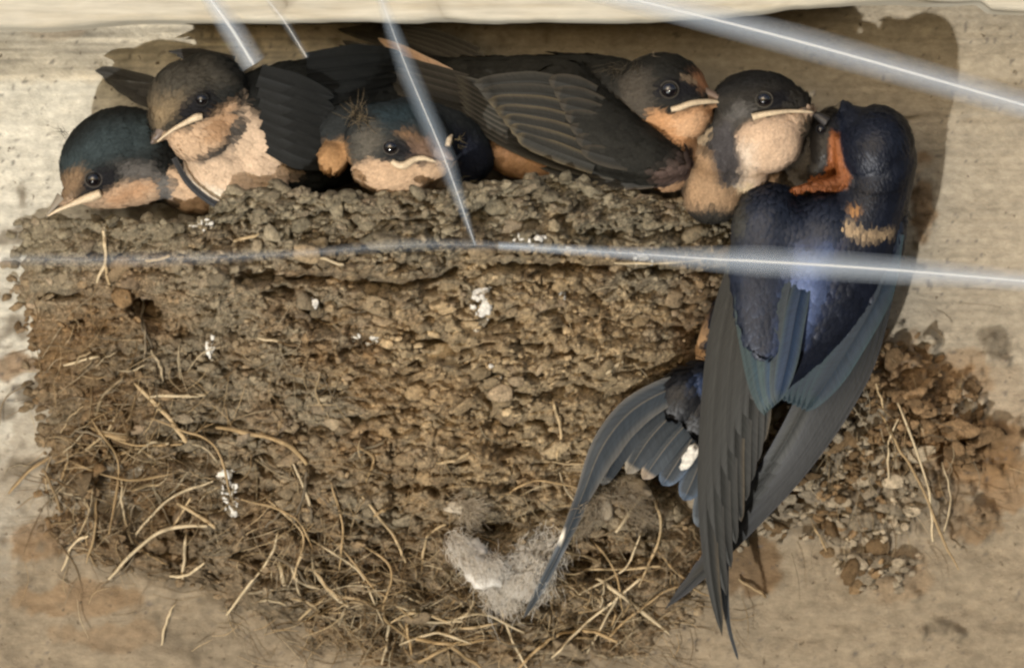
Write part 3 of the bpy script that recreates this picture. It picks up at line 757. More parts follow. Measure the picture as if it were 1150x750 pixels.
# ---------------------------------------------------------------- birds: one continuous body each
def grow_body(parts, voxel=2.2, smooth=6):
    """parts: ('e', (x,y,d), (rx,ry,rd), angle) or ('l', [(x,y,d,r,rd), ...]); grown into one skin"""
    V_, F_, n = [], [], 0
    def ell(c, r, ang=0.0):
        nonlocal n
        v, f = ICO3
        a = math.radians(ang)
        w = v * np.array(r, float)
        w = np.stack([w[:, 0] * math.cos(a) - w[:, 1] * math.sin(a), w[:, 0] * math.sin(a) + w[:, 1] * math.cos(a), w[:, 2]], 1) + np.array(c, float)
        V_.append(w); F_.append(f + n); n += len(w)
    for p in parts:
        if p[0] == 'e': ell(p[1], p[2], p[3] if len(p) > 3 else 0)
        else:
            P = np.array(p[1], float)
            L = np.sum(np.linalg.norm(np.diff(P[:, :3], axis=0), axis=1))
            Q = catmull(P, max(4, int(L / max(3.0, P[:, 3].min() * 0.35))))
            for q in Q: ell(q[:3], (q[3], q[3], q[4]))
    me = bpy.data.meshes.new("t"); VV = np.concatenate(V_); FF = np.concatenate(F_)
    me.from_pydata((VV * 0.01).tolist(), [], FF.tolist()); me.update()
    o = bpy.data.objects.new("t", me); COL.objects.link(o)
    r = o.modifiers.new("r", 'REMESH'); r.mode = 'VOXEL'; r.voxel_size = voxel * 0.01
    s = o.modifiers.new("s", 'SMOOTH'); s.iterations = smooth; s.factor = 0.6
    dg = bpy.context.evaluated_depsgraph_get(); ev = o.evaluated_get(dg).to_mesh()
    v = np.empty(len(ev.vertices) * 3); ev.vertices.foreach_get("co", v); v = v.reshape(-1, 3) * 100
    nr = np.empty(len(ev.vertices) * 3); ev.vertices.foreach_get("normal", nr); nr = nr.reshape(-1, 3)
    quads = np.array([p.vertices[:] for p in ev.polygons if len(p.vertices) == 4]).reshape(-1, 4)
    tris = np.array([p.vertices[:] for p in ev.polygons if len(p.vertices) == 3]).reshape(-1, 3)
    o.evaluated_get(dg).to_mesh_clear()
    bpy.data.objects.remove(o); bpy.data.meshes.remove(me)
    return v, nr, quads, tris

def paint(v, base, paints, seed=1):
    """plumage colours and painted sheen: outlines in photo units with feathery edges"""
    x, y = v[:, 0], v[:, 1]
    wob = 1.5 * fbm(x / 9, y / 9, v[:, 2] / 9, seed, 3)
    c = np.tile(np.array(base, float), (len(v), 1))
    c *= (1 + 0.25 * fbm(x / 16, y / 16, v[:, 2] / 16, seed + 3, 3))[:, None]
    for P, co, soft in paints:
        soft = soft * (1.7 if soft >= 3 else 1.0)
        sd = poly_sd(P, x, y) + wob * min(1.0, soft / 4)
        w = sstep(-soft, soft, sd)[:, None]
        cc = np.array(co, float) * (1 + 0.10 * fbm(x / 12, y / 12, 0, seed + 7, 3))[:, None]
        c = c * (1 - w) + cc * w
    return np.clip(c, 0.003, 0.95)

def lifted(pts, up=10):
    return [(x, y, max(d, float(max(surf_d([x + a], [y + b_])[0] for a in (-14, 0, 14) for b_ in (-12, 0, 12))) + up)) for x, y, d in pts]

class Bird:
    def __init__(s, name, label, group, origin, parts, base, paints, mat, voxel=2.2, cat="young bird", seed=1, smooth=6, fwd=0):
        parts = [('l', [(q[0], q[1], q[2] + fwd, q[3], q[4]) for q in p[1]]) if p[0] == 'l' else (p[0], (p[1][0], p[1][1], p[1][2] + fwd), *p[2:]) for p in parts]
        s.root = empty(name, *origin, label, cat, group)
        s.v, s.n, q, t = grow_body(parts, voxel, smooth)
        s.n = s.n
        s.c = paint(s.v, base, paints, seed)
        s.v = s.v + s.n * (0.35 * fbm(s.v[:, 0] / 7, s.v[:, 1] / 7, s.v[:, 2] / 7, seed, 3))[:, None]
        F = [a for a in (q, t) if len(a)]
        link("body", mesh_np("body", s.v, F, s.c), mat, s.root)
        s.mat = mat; s.seed = seed
    def surf(s, x, y, r=4.0):
        m = (np.abs(s.v[:, 0] - x) < r) & (np.abs(s.v[:, 1] - y) < r)
        return float(s.v[m, 2].max()) if m.any() else 100.0
    def surfs(s, pts, lift):
        return [(x, y, s.surf(x, y) + lift) for x, y in pts]
    def plumage(s, flow, n, size, lmul=2.3, name="plumage", sizefn=None, keep=None, tipc=None):
        """short overlapping contour feathers lying along the flow"""
        m = np.where(s.n[:, 2] > -0.55)[0]
        if keep is not None: m = m[keep(s.v[m])]
        if len(m) == 0: return
        idx = rng.choice(m, n)
        FP = np.array([f[0] for f in flow], float); FD = np.array([f[1] for f in flow], float); FD /= np.linalg.norm(FD, axis=1)[:, None]
        B = Bag()
        P = s.v[idx]; N = s.n[idx]; C = s.c[idx]
        w = 1 / (((P[:, None, :2] - FP[None, :, :2]) ** 2).sum(2) + 60) ** 1.5
        Dv = (w[:, :, None] * FD[None]).sum(1)
        if Dv.shape[1] == 2: Dv = np.hstack([Dv, np.zeros((len(Dv), 1))])
        Dv += rng.normal(0, 0.16, Dv.shape) * np.linalg.norm(Dv, axis=1)[:, None]
        Dv -= N * (Dv * N).sum(1)[:, None]; ln = np.linalg.norm(Dv, axis=1)[:, None]; Dv /= ln + 1e-9
        W = np.cross(N, Dv)
        sz = size * rng.uniform(0.7, 1.25, len(P)) if sizefn is None else sizefn(P) * rng.uniform(0.75, 1.25, len(P))
        L = sz * lmul
        # 3 rows x 3 columns and a tip
        rowsv = []
        for (t, wd, up) in ((0.0, 0.45, -0.10), (0.45, 1.0, 0.05), (0.8, 0.8, 0.09)):
            for cx_ in (-1, 0, 1):
                rowsv.append(P + Dv * (L * t)[:, None] + W * (cx_ * wd * sz * 0.5)[:, None] + N * ((up + (0.10 if cx_ == 0 else 0)) * sz)[:, None])
        rowsv.append(P + Dv * L[:, None] + N * (0.05 * sz)[:, None])
        VV = np.stack(rowsv, 1)
        q = np.array([[0, 1, 4, 3], [1, 2, 5, 4], [3, 4, 7, 6], [4, 5, 8, 7]]); t = np.array([[6, 7, 9], [7, 8, 9]])
        off = (np.arange(len(P)) * 10)[:, None, None]
        jit = np.where(C.mean(1) > 0.12, rng.uniform(0.95, 1.05, len(P)), rng.uniform(0.88, 1.12, len(P)))[:, None]
        CC = np.repeat((C * jit)[:, None], 10, 1)
        CC[:, 9] *= 1.05; CC[:, 0:3] *= 0.95
        if tipc is not None: CC[:, 9] = CC[:, 9] * 0.5 + np.array(tipc) * 0.5
        me = mesh_np(name, VV.reshape(-1, 3), [(q[None] + off).reshape(-1, 4), (t[None] + off).reshape(-1, 3)], np.clip(CC.reshape(-1, 3), 0.003, 0.95))
        o = link(name, me, s.mat, s.root); tag(o, kind='stuff')
    def eye(s, x, y, r, ring=(0.06, 0.055, 0.05), deep=0.45):
        d = s.surf(x, y)
        v, f = ICO3; r = r * 1.12
        link("eye", mesh_np("eye", v * r + np.array([x, y, d - r * deep]), f), M['eye'], s.root)
        an = np.linspace(0, 2 * math.pi, 17)
        v, q, t = tube_np([(x + math.cos(a) * (r + 0.3), y + math.sin(a) * (r * 0.92 + 0.3), d + 0.2) for a in an], [0.9, 0.9], n=28)
        B = Bag(); B.add(v, q, t, ring); link("eye_ring", B.mesh("eye_ring"), M['chick'], s.root)
    def gape(s, pts, radii, lift=0.6, name="gape_flange"):
        radii = [r * (1.15 if i < len(radii) / 2 else 1.0) * (0.9 + 0.25 * random.random()) for i, r in enumerate(radii)]
        P = s.surfs(pts, lift); P = [list(p) for p in P]
        dd = np.array([p[2] for p in P]); k = np.convolve(np.pad(dd, 1, mode='edge'), [0.25, 0.5, 0.25], 'valid')
        for p, z in zip(P, np.maximum(k, dd - 0.5)): p[2] = float(z)
        v, q, t = tube_np(P, radii, n=26, sides=10); B = Bag(); B.add(v, q, t)
        link(name, B.mesh(name), M['gape'], s.root)
    def bill(s, pts, col, name="upper_bill"):
        """pts: (x,y,d,r) from base to tip"""
        P = catmull(pts, 18)
        B = Bag(); v, q, t = tube_np(P[:, :3], list(P[:, 3]), n=18, sides=12); B.add(v, q, t, col)
        link(name, B.mesh(name), M['bill'], s.root)
    def fluff(s, spots, n, l, col, name="nestling_fluff", spread=None):
        B = Bag()
        for k in range(n):
            x, y = spots[random.randrange(len(spots))]; x += random.gauss(0, 4); y += random.gauss(0, 3)
            d = s.surf(x, y); a = random.uniform(0, 2 * math.pi) if spread is None else random.gauss(*spread)
            ll = l * random.uniform(0.4, 1.2)
            P = [(x, y, d - 2), (x + math.cos(a) * ll * 0.5, y + math.sin(a) * ll * 0.5, d + ll * 0.35), (x + math.cos(a) * ll + random.gauss(0, 2), y + math.sin(a) * ll + random.gauss(0, 2), d + ll * 0.35)]
            v, q, t = tube_np(P, [0.3, 0.25, 0.1], n=6, sides=3); B.add(v, q, t, np.array(col) * random.uniform(0.6, 1.2))
        o = link(name, B.mesh(name), M['down'], s.root); tag(o, kind='stuff')

def vane(parent, name, path, w_up, w_dn, col, edge=None, mat='vane', arch=0.07, n=22, tilt=0.0, tip=0.16, shaft=None, edge_side=0, edge_w=0.9, label=None, spot=None, spotc=(0.75, 0.7, 0.6)):
    """one feather: path base->tip in photo units; w_up / w_dn half widths (lists) on the left and right of the path direction"""
    P = catmull(path, n); ts = np.linspace(0, 1, n)
    T = np.gradient(P[:, :2], axis=0); T /= np.linalg.norm(T, axis=1)[:, None] + 1e-9
    Nn = np.stack([T[:, 1], -T[:, 0]], 1)                       # left of travel (y down)
    wu = np.interp(ts, np.linspace(0, 1, len(w_up)), w_up); wd = np.interp(ts, np.linspace(0, 1, len(w_dn)), w_dn)
    end = np.sqrt(np.clip((1 - ts) / tip, 0, 1)); end = np.where(ts > 1 - tip, np.sqrt(1 - (1 - np.clip((1 - ts) / tip, 0, 1)) ** 2), 1.0)
    end = np.maximum(end, 0.04)
    cols_ = np.array([-1, -edge_w, -0.55, -0.07, 0, 0.07, 0.55, edge_w, 1.0])
    vv, cc, uv = [], [], []
    col = np.array(col, float); edge = col * 1.0 if edge is None else np.array(edge, float); sh = col * 0.55 if shaft is None else np.array(shaft, float)
    ph = random.uniform(0, 50)
    for i in range(n):
        for k, c_ in enumerate(cols_):
            w = (wu if c_ < 0 else wd)[i] * end[i] * c_
            lift = -arch * (c_ ** 2) * max(wu[i], wd[i]) + tilt * w + (0.5 if k == 4 else 0)
            nx = Nn[i] * (-w)
            vv.append((P[i, 0] + nx[0], P[i, 1] + nx[1], P[i, 2] + lift))
            co = col
            if k == 4: co = sh
            if (k <= 1 and edge_side <= 0) or (k >= 7 and edge_side >= 0): co = edge if k in (0, 8) else edge * 0.5 + col * 0.5
            if ts[i] > 1 - tip * 0.35 and edge_side != 9: co = edge * 0.5 + co * 0.5
            if spot is not None and spot[0] < ts[i] < spot[1] and spot[2] <= c_ <= spot[3]: co = np.array(spotc)
            cc.append(co); uv.append((ts[i] * 1.0 + ph, c_ * 0.5))
    me = mesh_np(name, np.array(vv), grid_faces(n, 9), np.clip(np.array(cc), 0.003, 0.95), uv=uv)
    o = link(name, me, M[mat], parent)
    if label: o['label'] = label
    return o

DK = (0.0120, 0.0135, 0.0135); DKB = (0.022, 0.030, 0.040); BROWN = (0.060, 0.052, 0.040)
BUFF = (0.47, 0.335, 0.225); RUST = (0.36, 0.16, 0.065); CREAM = (0.62, 0.49, 0.33); WHITE = (0.66, 0.60, 0.50); BLK = (0.010, 0.010, 0.012)
G = "young swallows lined up along the nest rim"

# A: leftmost, head low over the rim
A = Bird("young_swallow", "leftmost young swallow, head lowered and bill pointing down left over the nest edge", G, (150, 240, 60),
    [('e', (126, 177, 88), (64, 53, 44), -38), ('e', (150, 172, 86), (50, 50, 42), 0), ('e', (112, 196, 96), (44, 34, 32), -22),
     ('l', [(100, 205, 98, 22, 18), (84, 218, 102, 13, 12), (70, 230, 104, 7, 7), (57, 241, 105, 2.6, 2.6)]),
     ('l', [(128, 190, 86, 44, 38), (180, 190, 76, 38, 36), (225, 208, 70, 32, 32), (262, 190, 60, 40, 36)])],
    DK, [([(60, 190), (110, 140), (170, 130), (160, 170), (110, 185), (72, 212)], (0.030, 0.042, 0.046), 8),
         ([(62, 205), (92, 190), (100, 208), (84, 222), (62, 228)], (0.17, 0.115, 0.07), 5),
         ([(70, 228), (92, 226), (112, 219), (132, 206), (162, 200), (176, 208), (160, 232), (120, 245), (80, 245)], BUFF, 4),
         ([(112, 222), (150, 205), (168, 207), (150, 226), (120, 234)], (0.42, 0.255, 0.15), 6),
         ([(160, 196), (182, 194), (198, 226), (176, 226)], (0.12, 0.115, 0.11), 5),
         ([(186, 190), (210, 200), (236, 225), (250, 240), (190, 234)], BUFF, 4),
         ([(92, 205), (108, 190), (128, 192), (120, 212), (90, 222)], BLK, 3), ([(124, 186), (162, 184), (166, 200), (136, 206)], (0.09, 0.085, 0.08), 5)], M['chick'], seed=11)
A.eye(106, 202, 8.2)
A.gape([(114, 217), (104, 221), (92, 225), (78, 231), (64, 237), (54, 243)], [3.6, 4.2, 3.4, 2.6, 2.0, 0.8], lift=1.0)
A.bill([(70, 222, 104, 7.5), (62, 231, 105, 4.5), (52, 243, 105, 1.0)], (0.20, 0.17, 0.13))
A.plumage([((60, 235), (-0.5, -0.9, 0)), ((70, 200), (0.3, -1, 0)), ((100, 160), (1, -0.9, 0)), ((140, 150), (1, -0.2, 0)), ((130, 200), (1, -0.25, 0)), ((180, 180), (1, 0.3, 0)), ((120, 235), (1, -0.1, 0)), ((220, 215), (1, 0.5, 0))],
          5200, 5.0, keep=lambda P: P[:, 0] + P[:, 1] * -0.9 > -130, sizefn=lambda P: 3.6 + 2.6 * sstep(90, 190, P[:, 0]))
A.fluff([(70, 150), (72, 152)], 14, 14, (0.03, 0.03, 0.03), spread=(3.5, 0.5))
for k, (pts, w) in enumerate([([(200, 105, 64), (160, 92, 42), (120, 80, 28), (104, 78, 22)], 10), ([(205, 112, 67), (165, 98, 44), (126, 88, 30), (112, 82, 25)], 11),
                             ([(210, 120, 70), (172, 106, 66), (140, 98, 62), (118, 88, 28)], 12), ([(205, 130, 73), (178, 114, 69), (152, 106, 66), (130, 95, 31)], 12)]):
    vane(A.root, "wing_feather", pts, [w, w, w * 0.75, w * 0.25], [w, w, w * 0.7, w * 0.25], (0.032, 0.031, 0.029), (0.05, 0.048, 0.042), tip=0.3)

# B: second from the left, head turned to the left over A
B_ = Bird("young_swallow", "second young swallow from the left, pale breasted, looking down left past its neighbour", G, (280, 240, 60),
    [('e', (216, 112, 128), (50, 46, 42), -20), ('e', (232, 104, 122), (46, 44, 42), 0), ('e', (192, 132, 136), (26, 24, 24), -35), ('e', (226, 150, 132), (38, 34, 32), 0),
     ('l', [(188, 142, 140, 13, 13), (180, 152, 143, 8, 8), (173, 161, 144, 2.6, 2.6)]),
     ('l', [(230, 130, 116, 44, 40), (262, 150, 104, 54, 46), (300, 150, 92, 72, 52), (350, 140, 80, 74, 52), (400, 130, 60, 62, 44)]),
     ('e', (252, 190, 116), (50, 38, 34), 35), ('e', (280, 185, 114), (46, 34, 32), 10)],
    DK, [([(165, 120), (175, 100), (215, 100), (196, 132), (178, 148)], (0.20, 0.15, 0.09), 6), ([(160, 115), (185, 72), (230, 65), (255, 90), (215, 112), (180, 118)], (0.055, 0.05, 0.04), 10),
         ([(196, 134), (212, 110), (232, 100), (240, 112), (232, 128), (206, 140)], BLK, 3),
         ([(170, 168), (185, 152), (212, 144), (236, 130), (258, 118), (264, 134), (248, 160), (222, 178), (196, 186)], BUFF, 3),
         ([(232, 134), (252, 118), (262, 132), (244, 158), (224, 160)], (0.36, 0.225, 0.13), 6),
         ([(268, 104), (280, 130), (298, 160), (322, 196), (300, 218), (258, 240), (236, 228), (212, 205), (196, 180), (225, 180), (246, 168), (262, 138)], (0.52, 0.395, 0.285), 4),
         ([(206, 196), (228, 214), (262, 238), (262, 218), (230, 206)], WHITE, 4),
         ([(262, 112), (270, 118), (270, 146), (252, 176), (226, 184), (220, 178), (244, 160), (258, 138)], (0.05, 0.045, 0.04), 4)], M['chick'], seed=12)
B_.eye(228, 113, 6.5, ring=(0.02, 0.02, 0.02))
B_.gape([(229, 132), (222, 133), (212, 138), (200, 144), (188, 152), (178, 160)], [3.0, 3.6, 2.6, 2.0, 1.6, 0.8], lift=0.8)
B_.bill([(184, 146, 146, 8), (178, 153, 148, 5), (171, 162, 147, 1.0)], (0.13, 0.10, 0.085))
B_.plumage([((172, 160), (0.2, -1, 0)), ((180, 110), (0.5, -1, 0)), ((215, 80), (1, -0.5, 0)), ((240, 110), (1, 0.1, 0)), ((225, 155), (1, 0.6, 0)), ((250, 200), (1, 0.9, 0)), ((300, 170), (1, 0.5, 0)), ((350, 120), (1, 0.1, 0)), ((220, 200), (0.9, 1, 0))],
          7000, 5.5, sizefn=lambda P: 4.0 + 4.0 * sstep(220, 300, P[:, 0]))
# folded wing of B, and the dark edge below its breast
for k in range(7):
    t = k / 6
    vane(B_.root, "wing_covert", [(292 + 8 * t, 86 + 12 * k, 152 - k), (330 + 6 * t, 98 + 13 * k, 150 - k), (376 + 4 * t, 110 + 13 * k, 140 - k)], [13, 16, 12], [13, 15, 10], np.array(DK) * random.uniform(0.6, 0.75), None, tip=0.6, arch=0.02, tilt=-0.05)
for k in range(5):
    vane(B_.root, "wing_feather", [(345, 70 + 14 * k, 138 - k), (400, 62 + 15 * k, 118 - k), (452, 60 + 13 * k, 86 - 2 * k)], [10, 12, 6], [10, 12, 6], np.array(DK) * 0.6, None, tip=0.3, arch=0.03)
vane(B_.root, "wing_edge_feather", [(196, 178, 138), (212, 205, 144), (236, 226, 146), (262, 240, 142)], [3, 4, 4], [3, 4, 3], (0.03, 0.032, 0.036), (0.05, 0.05, 0.05))
for k, pts in enumerate([[(262, 70, 60), (220, 60, 40), (186, 56, 20)], [(262, 78, 62), (225, 66, 42), (195, 61, 24)]]):
    vane(B_.root, "tail_feather", pts, [8, 7, 1.5], [8, 7, 1.5], (0.035, 0.034, 0.034), (0.05, 0.048, 0.045), tip=0.3)  # dark vanes placed where A's wing throws its shadow, not a tail

# C: third, head pulled low into the rim, facing the viewer to the right
C_ = Bird("young_swallow", "middle young swallow crouched low behind the rim, facing forward with pale downturned gape", G, (450, 225, 120),
    [('e', (452, 164, 146), (58, 50, 40), 8), ('e', (444, 190, 152), (48, 30, 30), 0), ('e', (478, 172, 152), (36, 34, 32), 0), ('e', (430, 160, 142), (42, 44, 36), 0),
     ('l', [(490, 176, 166, 17, 14), (502, 179, 172, 9, 8), (511, 181, 174, 3, 3)]),
     ('l', [(460, 160, 120, 50, 40), (500, 170, 100, 46, 40), (528, 178, 96, 26, 34)]), ('e', (376, 178, 130), (17, 19, 16), 0), ('e', (395, 150, 110), (40, 34, 30), 0)],
    (0.021, 0.024, 0.025), [([(405, 150), (430, 140), (440, 160), (425, 180), (400, 182)], (0.085, 0.078, 0.065), 7), ([(400, 184), (420, 181), (442, 183), (470, 186), (500, 184), (512, 190), (508, 208), (490, 222), (450, 226), (415, 214), (398, 198)], (0.46, 0.325, 0.215), 3),
        ([(452, 152), (466, 154), (484, 166), (490, 172), (470, 166)], (0.20, 0.12, 0.065), 4), ([(462, 160), (486, 160), (502, 176), (480, 180), (462, 176)], (0.13, 0.085, 0.06), 4),
        ([(448, 162), (462, 166), (470, 176), (452, 180), (436, 178)], BLK, 3), ([(356, 160), (392, 158), (396, 178), (384, 198), (360, 196)], (0.36, 0.21, 0.10), 5),
        ([(420, 120), (470, 118), (490, 140), (440, 146)], (0.022, 0.036, 0.044), 8), ([(512, 150), (548, 160), (548, 220), (520, 220), (510, 190)], (0.012, 0.014, 0.022), 5)], M['chick'], seed=13, fwd=16)
C_.eye(440, 167, 7.6)
C_.gape([(441, 182), (446, 186), (455, 187), (465, 181), (476, 179), (490, 183)], [2.4, 3.6, 3.6, 3.0, 2.8, 1.2], lift=1.0)
C_.gape([(503, 166), (505, 158), (508, 153)], [2.4, 3.0, 1.2], lift=0.4, name="far_gape_flange")
C_.bill([(492, 172, 192, 9), (502, 176, 199, 6), (510, 181, 201, 1.5)], (0.16, 0.12, 0.10))
C_.plumage([((505, 180), (-0.3, -1, 0)), ((480, 150), (-0.6, -1, 0)), ((440, 130), (-1, -0.4, 0)), ((420, 170), (-1, 0.1, 0)), ((450, 210), (-1, 0.5, 0)), ((490, 200), (-0.4, 1, 0)), ((530, 190), (0.6, 0.6, 0)), ((376, 178), (-0.4, 0.6, 0))],
           4200, 4.2)
C_.fluff([(398, 132), (402, 126), (410, 136)], 60, 20, (0.26, 0.20, 0.12))
C_.fluff([(520, 203), (512, 160)], 16, 10, (0.45, 0.36, 0.18))

# E: fourth, body across the nest, facing right
E = Bird("young_swallow", "fourth young swallow, lying sideways with folded wing, tail to upper left, facing right", G, (640, 210, 90),
    [('e', (745, 102, 122), (50, 42, 40), 8), ('e', (766, 112, 126), (34, 30, 30), 10), ('e', (764, 128, 124), (38, 28, 28), 10), ('l', [(785, 112, 128, 13, 12), (802, 114, 130, 7.5, 7.5), (820, 116, 130, 2.4, 2.4)]),
     ('l', [(745, 108, 112, 44, 40), (715, 120, 96, 50, 44), (670, 128, 88, 66, 50), (610, 128, 80, 66, 46), (550, 110, 66, 46, 36), (500, 88, 48, 26, 22), (460, 68, 36, 14, 12)]),
     ('e', (752, 170, 104), (36, 46, 38), 10), ('e', (610, 176, 92), (60, 28, 34), 4)],
    (0.019, 0.019, 0.017), [([(702, 80), (735, 80), (740, 130), (720, 150), (695, 130)], (0.06, 0.052, 0.042), 8), ([(735, 122), (760, 127), (790, 120), (822, 116), (806, 124), (788, 146), (778, 168), (752, 156), (728, 138)], (0.40, 0.22, 0.11), 3),
        ([(756, 130), (790, 124), (796, 132), (780, 158), (764, 150)], (0.50, 0.31, 0.18), 4), ([(778, 84), (800, 88), (808, 106), (792, 108), (780, 96)], (0.30, 0.15, 0.08), 4),
        ([(740, 95), (762, 90), (786, 100), (786, 112), (764, 116), (742, 110)], BLK, 3), ([(764, 90), (780, 90), (788, 98), (776, 96)], (0.16, 0.12, 0.08), 2),
        ([(775, 150), (805, 150), (805, 215), (735, 222), (735, 205), (775, 195)], (0.34, 0.21, 0.12), 5), ([(540, 160), (650, 165), (650, 215), (540, 215)], (0.40, 0.24, 0.13), 5),
        ([(576, 158), (600, 168), (600, 180), (580, 178)], (0.55, 0.36, 0.25), 4), ([(425, 45), (470, 60), (520, 90), (480, 96)], (0.45, 0.29, 0.19), 4)], M['chick'], seed=14)
E.eye(751, 102, 9.0, ring=(0.05, 0.045, 0.038))
E.gape([(753, 124), (762, 122), (776, 117), (792, 115), (808, 115), (822, 116)], [2.4, 2.8, 2.8, 2.6, 1.8, 0.8], lift=0.8)
E.bill([(788, 105, 135, 8), (804, 110, 137, 5), (822, 115, 135, 1.0)], (0.17, 0.12, 0.09))
E.plumage([((815, 115), (-1, -0.2, 0)), ((790, 95), (-1, -0.7, 0)), ((750, 75), (-1, -0.1, 0)), ((730, 110), (-1, 0.3, 0)), ((770, 140), (-0.8, 0.8, 0)), ((770, 190), (-0.7, 0.9, 0)), ((700, 100), (-1, 0.1, 0)), ((620, 100), (-1, -0.1, 0)), ((540, 90), (-1, -0.4, 0)), ((600, 180), (-1, -0.2, 0))],
          6500, 5.0, sizefn=lambda P: 4.0 + 4.5 * sstep(740, 660, P[:, 0]))
E.fluff([(680, 75), (690, 80), (712, 72)], 50, 14, (0.12, 0.10, 0.07), spread=(1.6, 0.8))
E.fluff([(730, 50), (732, 62)], 14, 12, (0.25, 0.2, 0.14))
# folded wing: lesser coverts from the wrist, then rows of secondaries with pale edges, then primaries
WD = (0.0155, 0.0155, 0.0135)
for k in range(9):        # primaries, showing below and behind
    t = k / 8
    vane(E.root, "primary_feather", [(690 - 10 * t, 196 - 4 * k, 138 - 2 * t), (640, 186 - 5.5 * k, 136), (580, 164 - 6.2 * k, 128 - 3 * t), (520 - 10 * t, 132 - 6.0 * k, 104)], [7, 9, 9, 6], [6, 9, 9, 5], np.array(WD) * 1.15, (0.085, 0.078, 0.062), tip=0.25)
for k in range(7):        # secondaries: scalloped pale ends
    t = k / 6
    vane(E.root, "secondary_feather", [(668 - 6 * k, 186 - 15 * k, 150 - 2 * k), (630 - 6 * k, 172 - 13.5 * k, 150 - 2 * k), (574 - 8 * k + 6, 152 - 9.5 * k, 143 - 2 * k)], [11, 12, 11], [9, 10, 8], np.array(WD) * (1.5 - 0.25 * t), (0.115, 0.092, 0.055) if k < 5 else (0.05, 0.045, 0.035), tip=0.22, edge_w=0.93)
for k in range(7):        # greater coverts
    vane(E.root, "greater_covert", [(716 - 8 * k, 184 - 13 * k, 155 - 2 * k), (688 - 7 * k, 178 - 13.5 * k, 156 - 2 * k), (652 - 6 * k, 168 - 13 * k, 152 - 2 * k)], [10, 12, 11], [9, 11, 9], np.array(WD) * 1.05, (0.05, 0.042, 0.03), tip=0.35, edge_w=0.93)
W_ = Bird.__new__(Bird); W_.root = E.root; W_.mat = M['chick']
W_.v, W_.n, q, t = grow_body([('l', [(764, 184, 128, 14, 24), (740, 182, 132, 26, 26), (705, 168, 134, 36, 24), (670, 146, 128, 44, 22), (640, 118, 116, 46, 22)])], 2.4, 8)
W_.c = paint(W_.v, WD, [([(745, 196), (785, 176), (785, 200), (750, 206)], (0.10, 0.07, 0.06), 4)], 9)
link("wing_shoulder", mesh_np("wing_shoulder", W_.v, [a for a in (q, t) if len(a)], W_.c), M['chick'], E.root)
W_.plumage([((770, 185), (-1, -0.1, 0)), ((700, 160), (-1, -0.35, 0)), ((650, 120), (-1, -0.3, 0))], 1500, 9, lmul=1.9, name="lesser_coverts")
vane(E.root, "alula_feather", [(752, 203, 134), (700, 206, 136), (645, 198, 132), (600, 184, 124)], [6, 8, 7, 4], [3, 4, 4, 2], (0.03, 0.03, 0.028), (0.10, 0.08, 0.06), tip=0.2)
for k in range(5):        # tail, brown grey, up against the beam
    vane(E.root, "tail_feather", [(560 - 6 * k, 96 - 9 * k, 74 - 3 * k), (490, 66 - 6 * k, 56 - 2 * k), (430, 44 - 3 * k, 38), (378 + 8 * k, 31 - 1.2 * k, 24)], [8, 9, 8, 5], [8, 9, 8, 5], (0.032, 0.029, 0.024), (0.08, 0.07, 0.055), tip=0.3)
vane(E.root, "undertail_covert", [(530, 92, 82), (488, 76, 76), (450, 56, 68), (424, 42, 60)], [4, 9, 9, 5], [4, 8, 7, 4], (0.50, 0.33, 0.22), (0.55, 0.40, 0.28), tip=0.5)
for k in range(4):        # the other wing's tips, crossing below the tail
    vane(E.root, "far_wing_feather", [(580, 128 - 6 * k, 100), (500, 112 - 8 * k, 96 - 2 * k), (430, 88 - 7 * k, 84 - 3 * k), (372 + 4 * k, 60 - 5 * k, 70 - 3 * k)], [10, 12, 11, 7], [9, 12, 11, 6], (0.020, 0.019, 0.016), (0.06, 0.055, 0.045), tip=0.3)

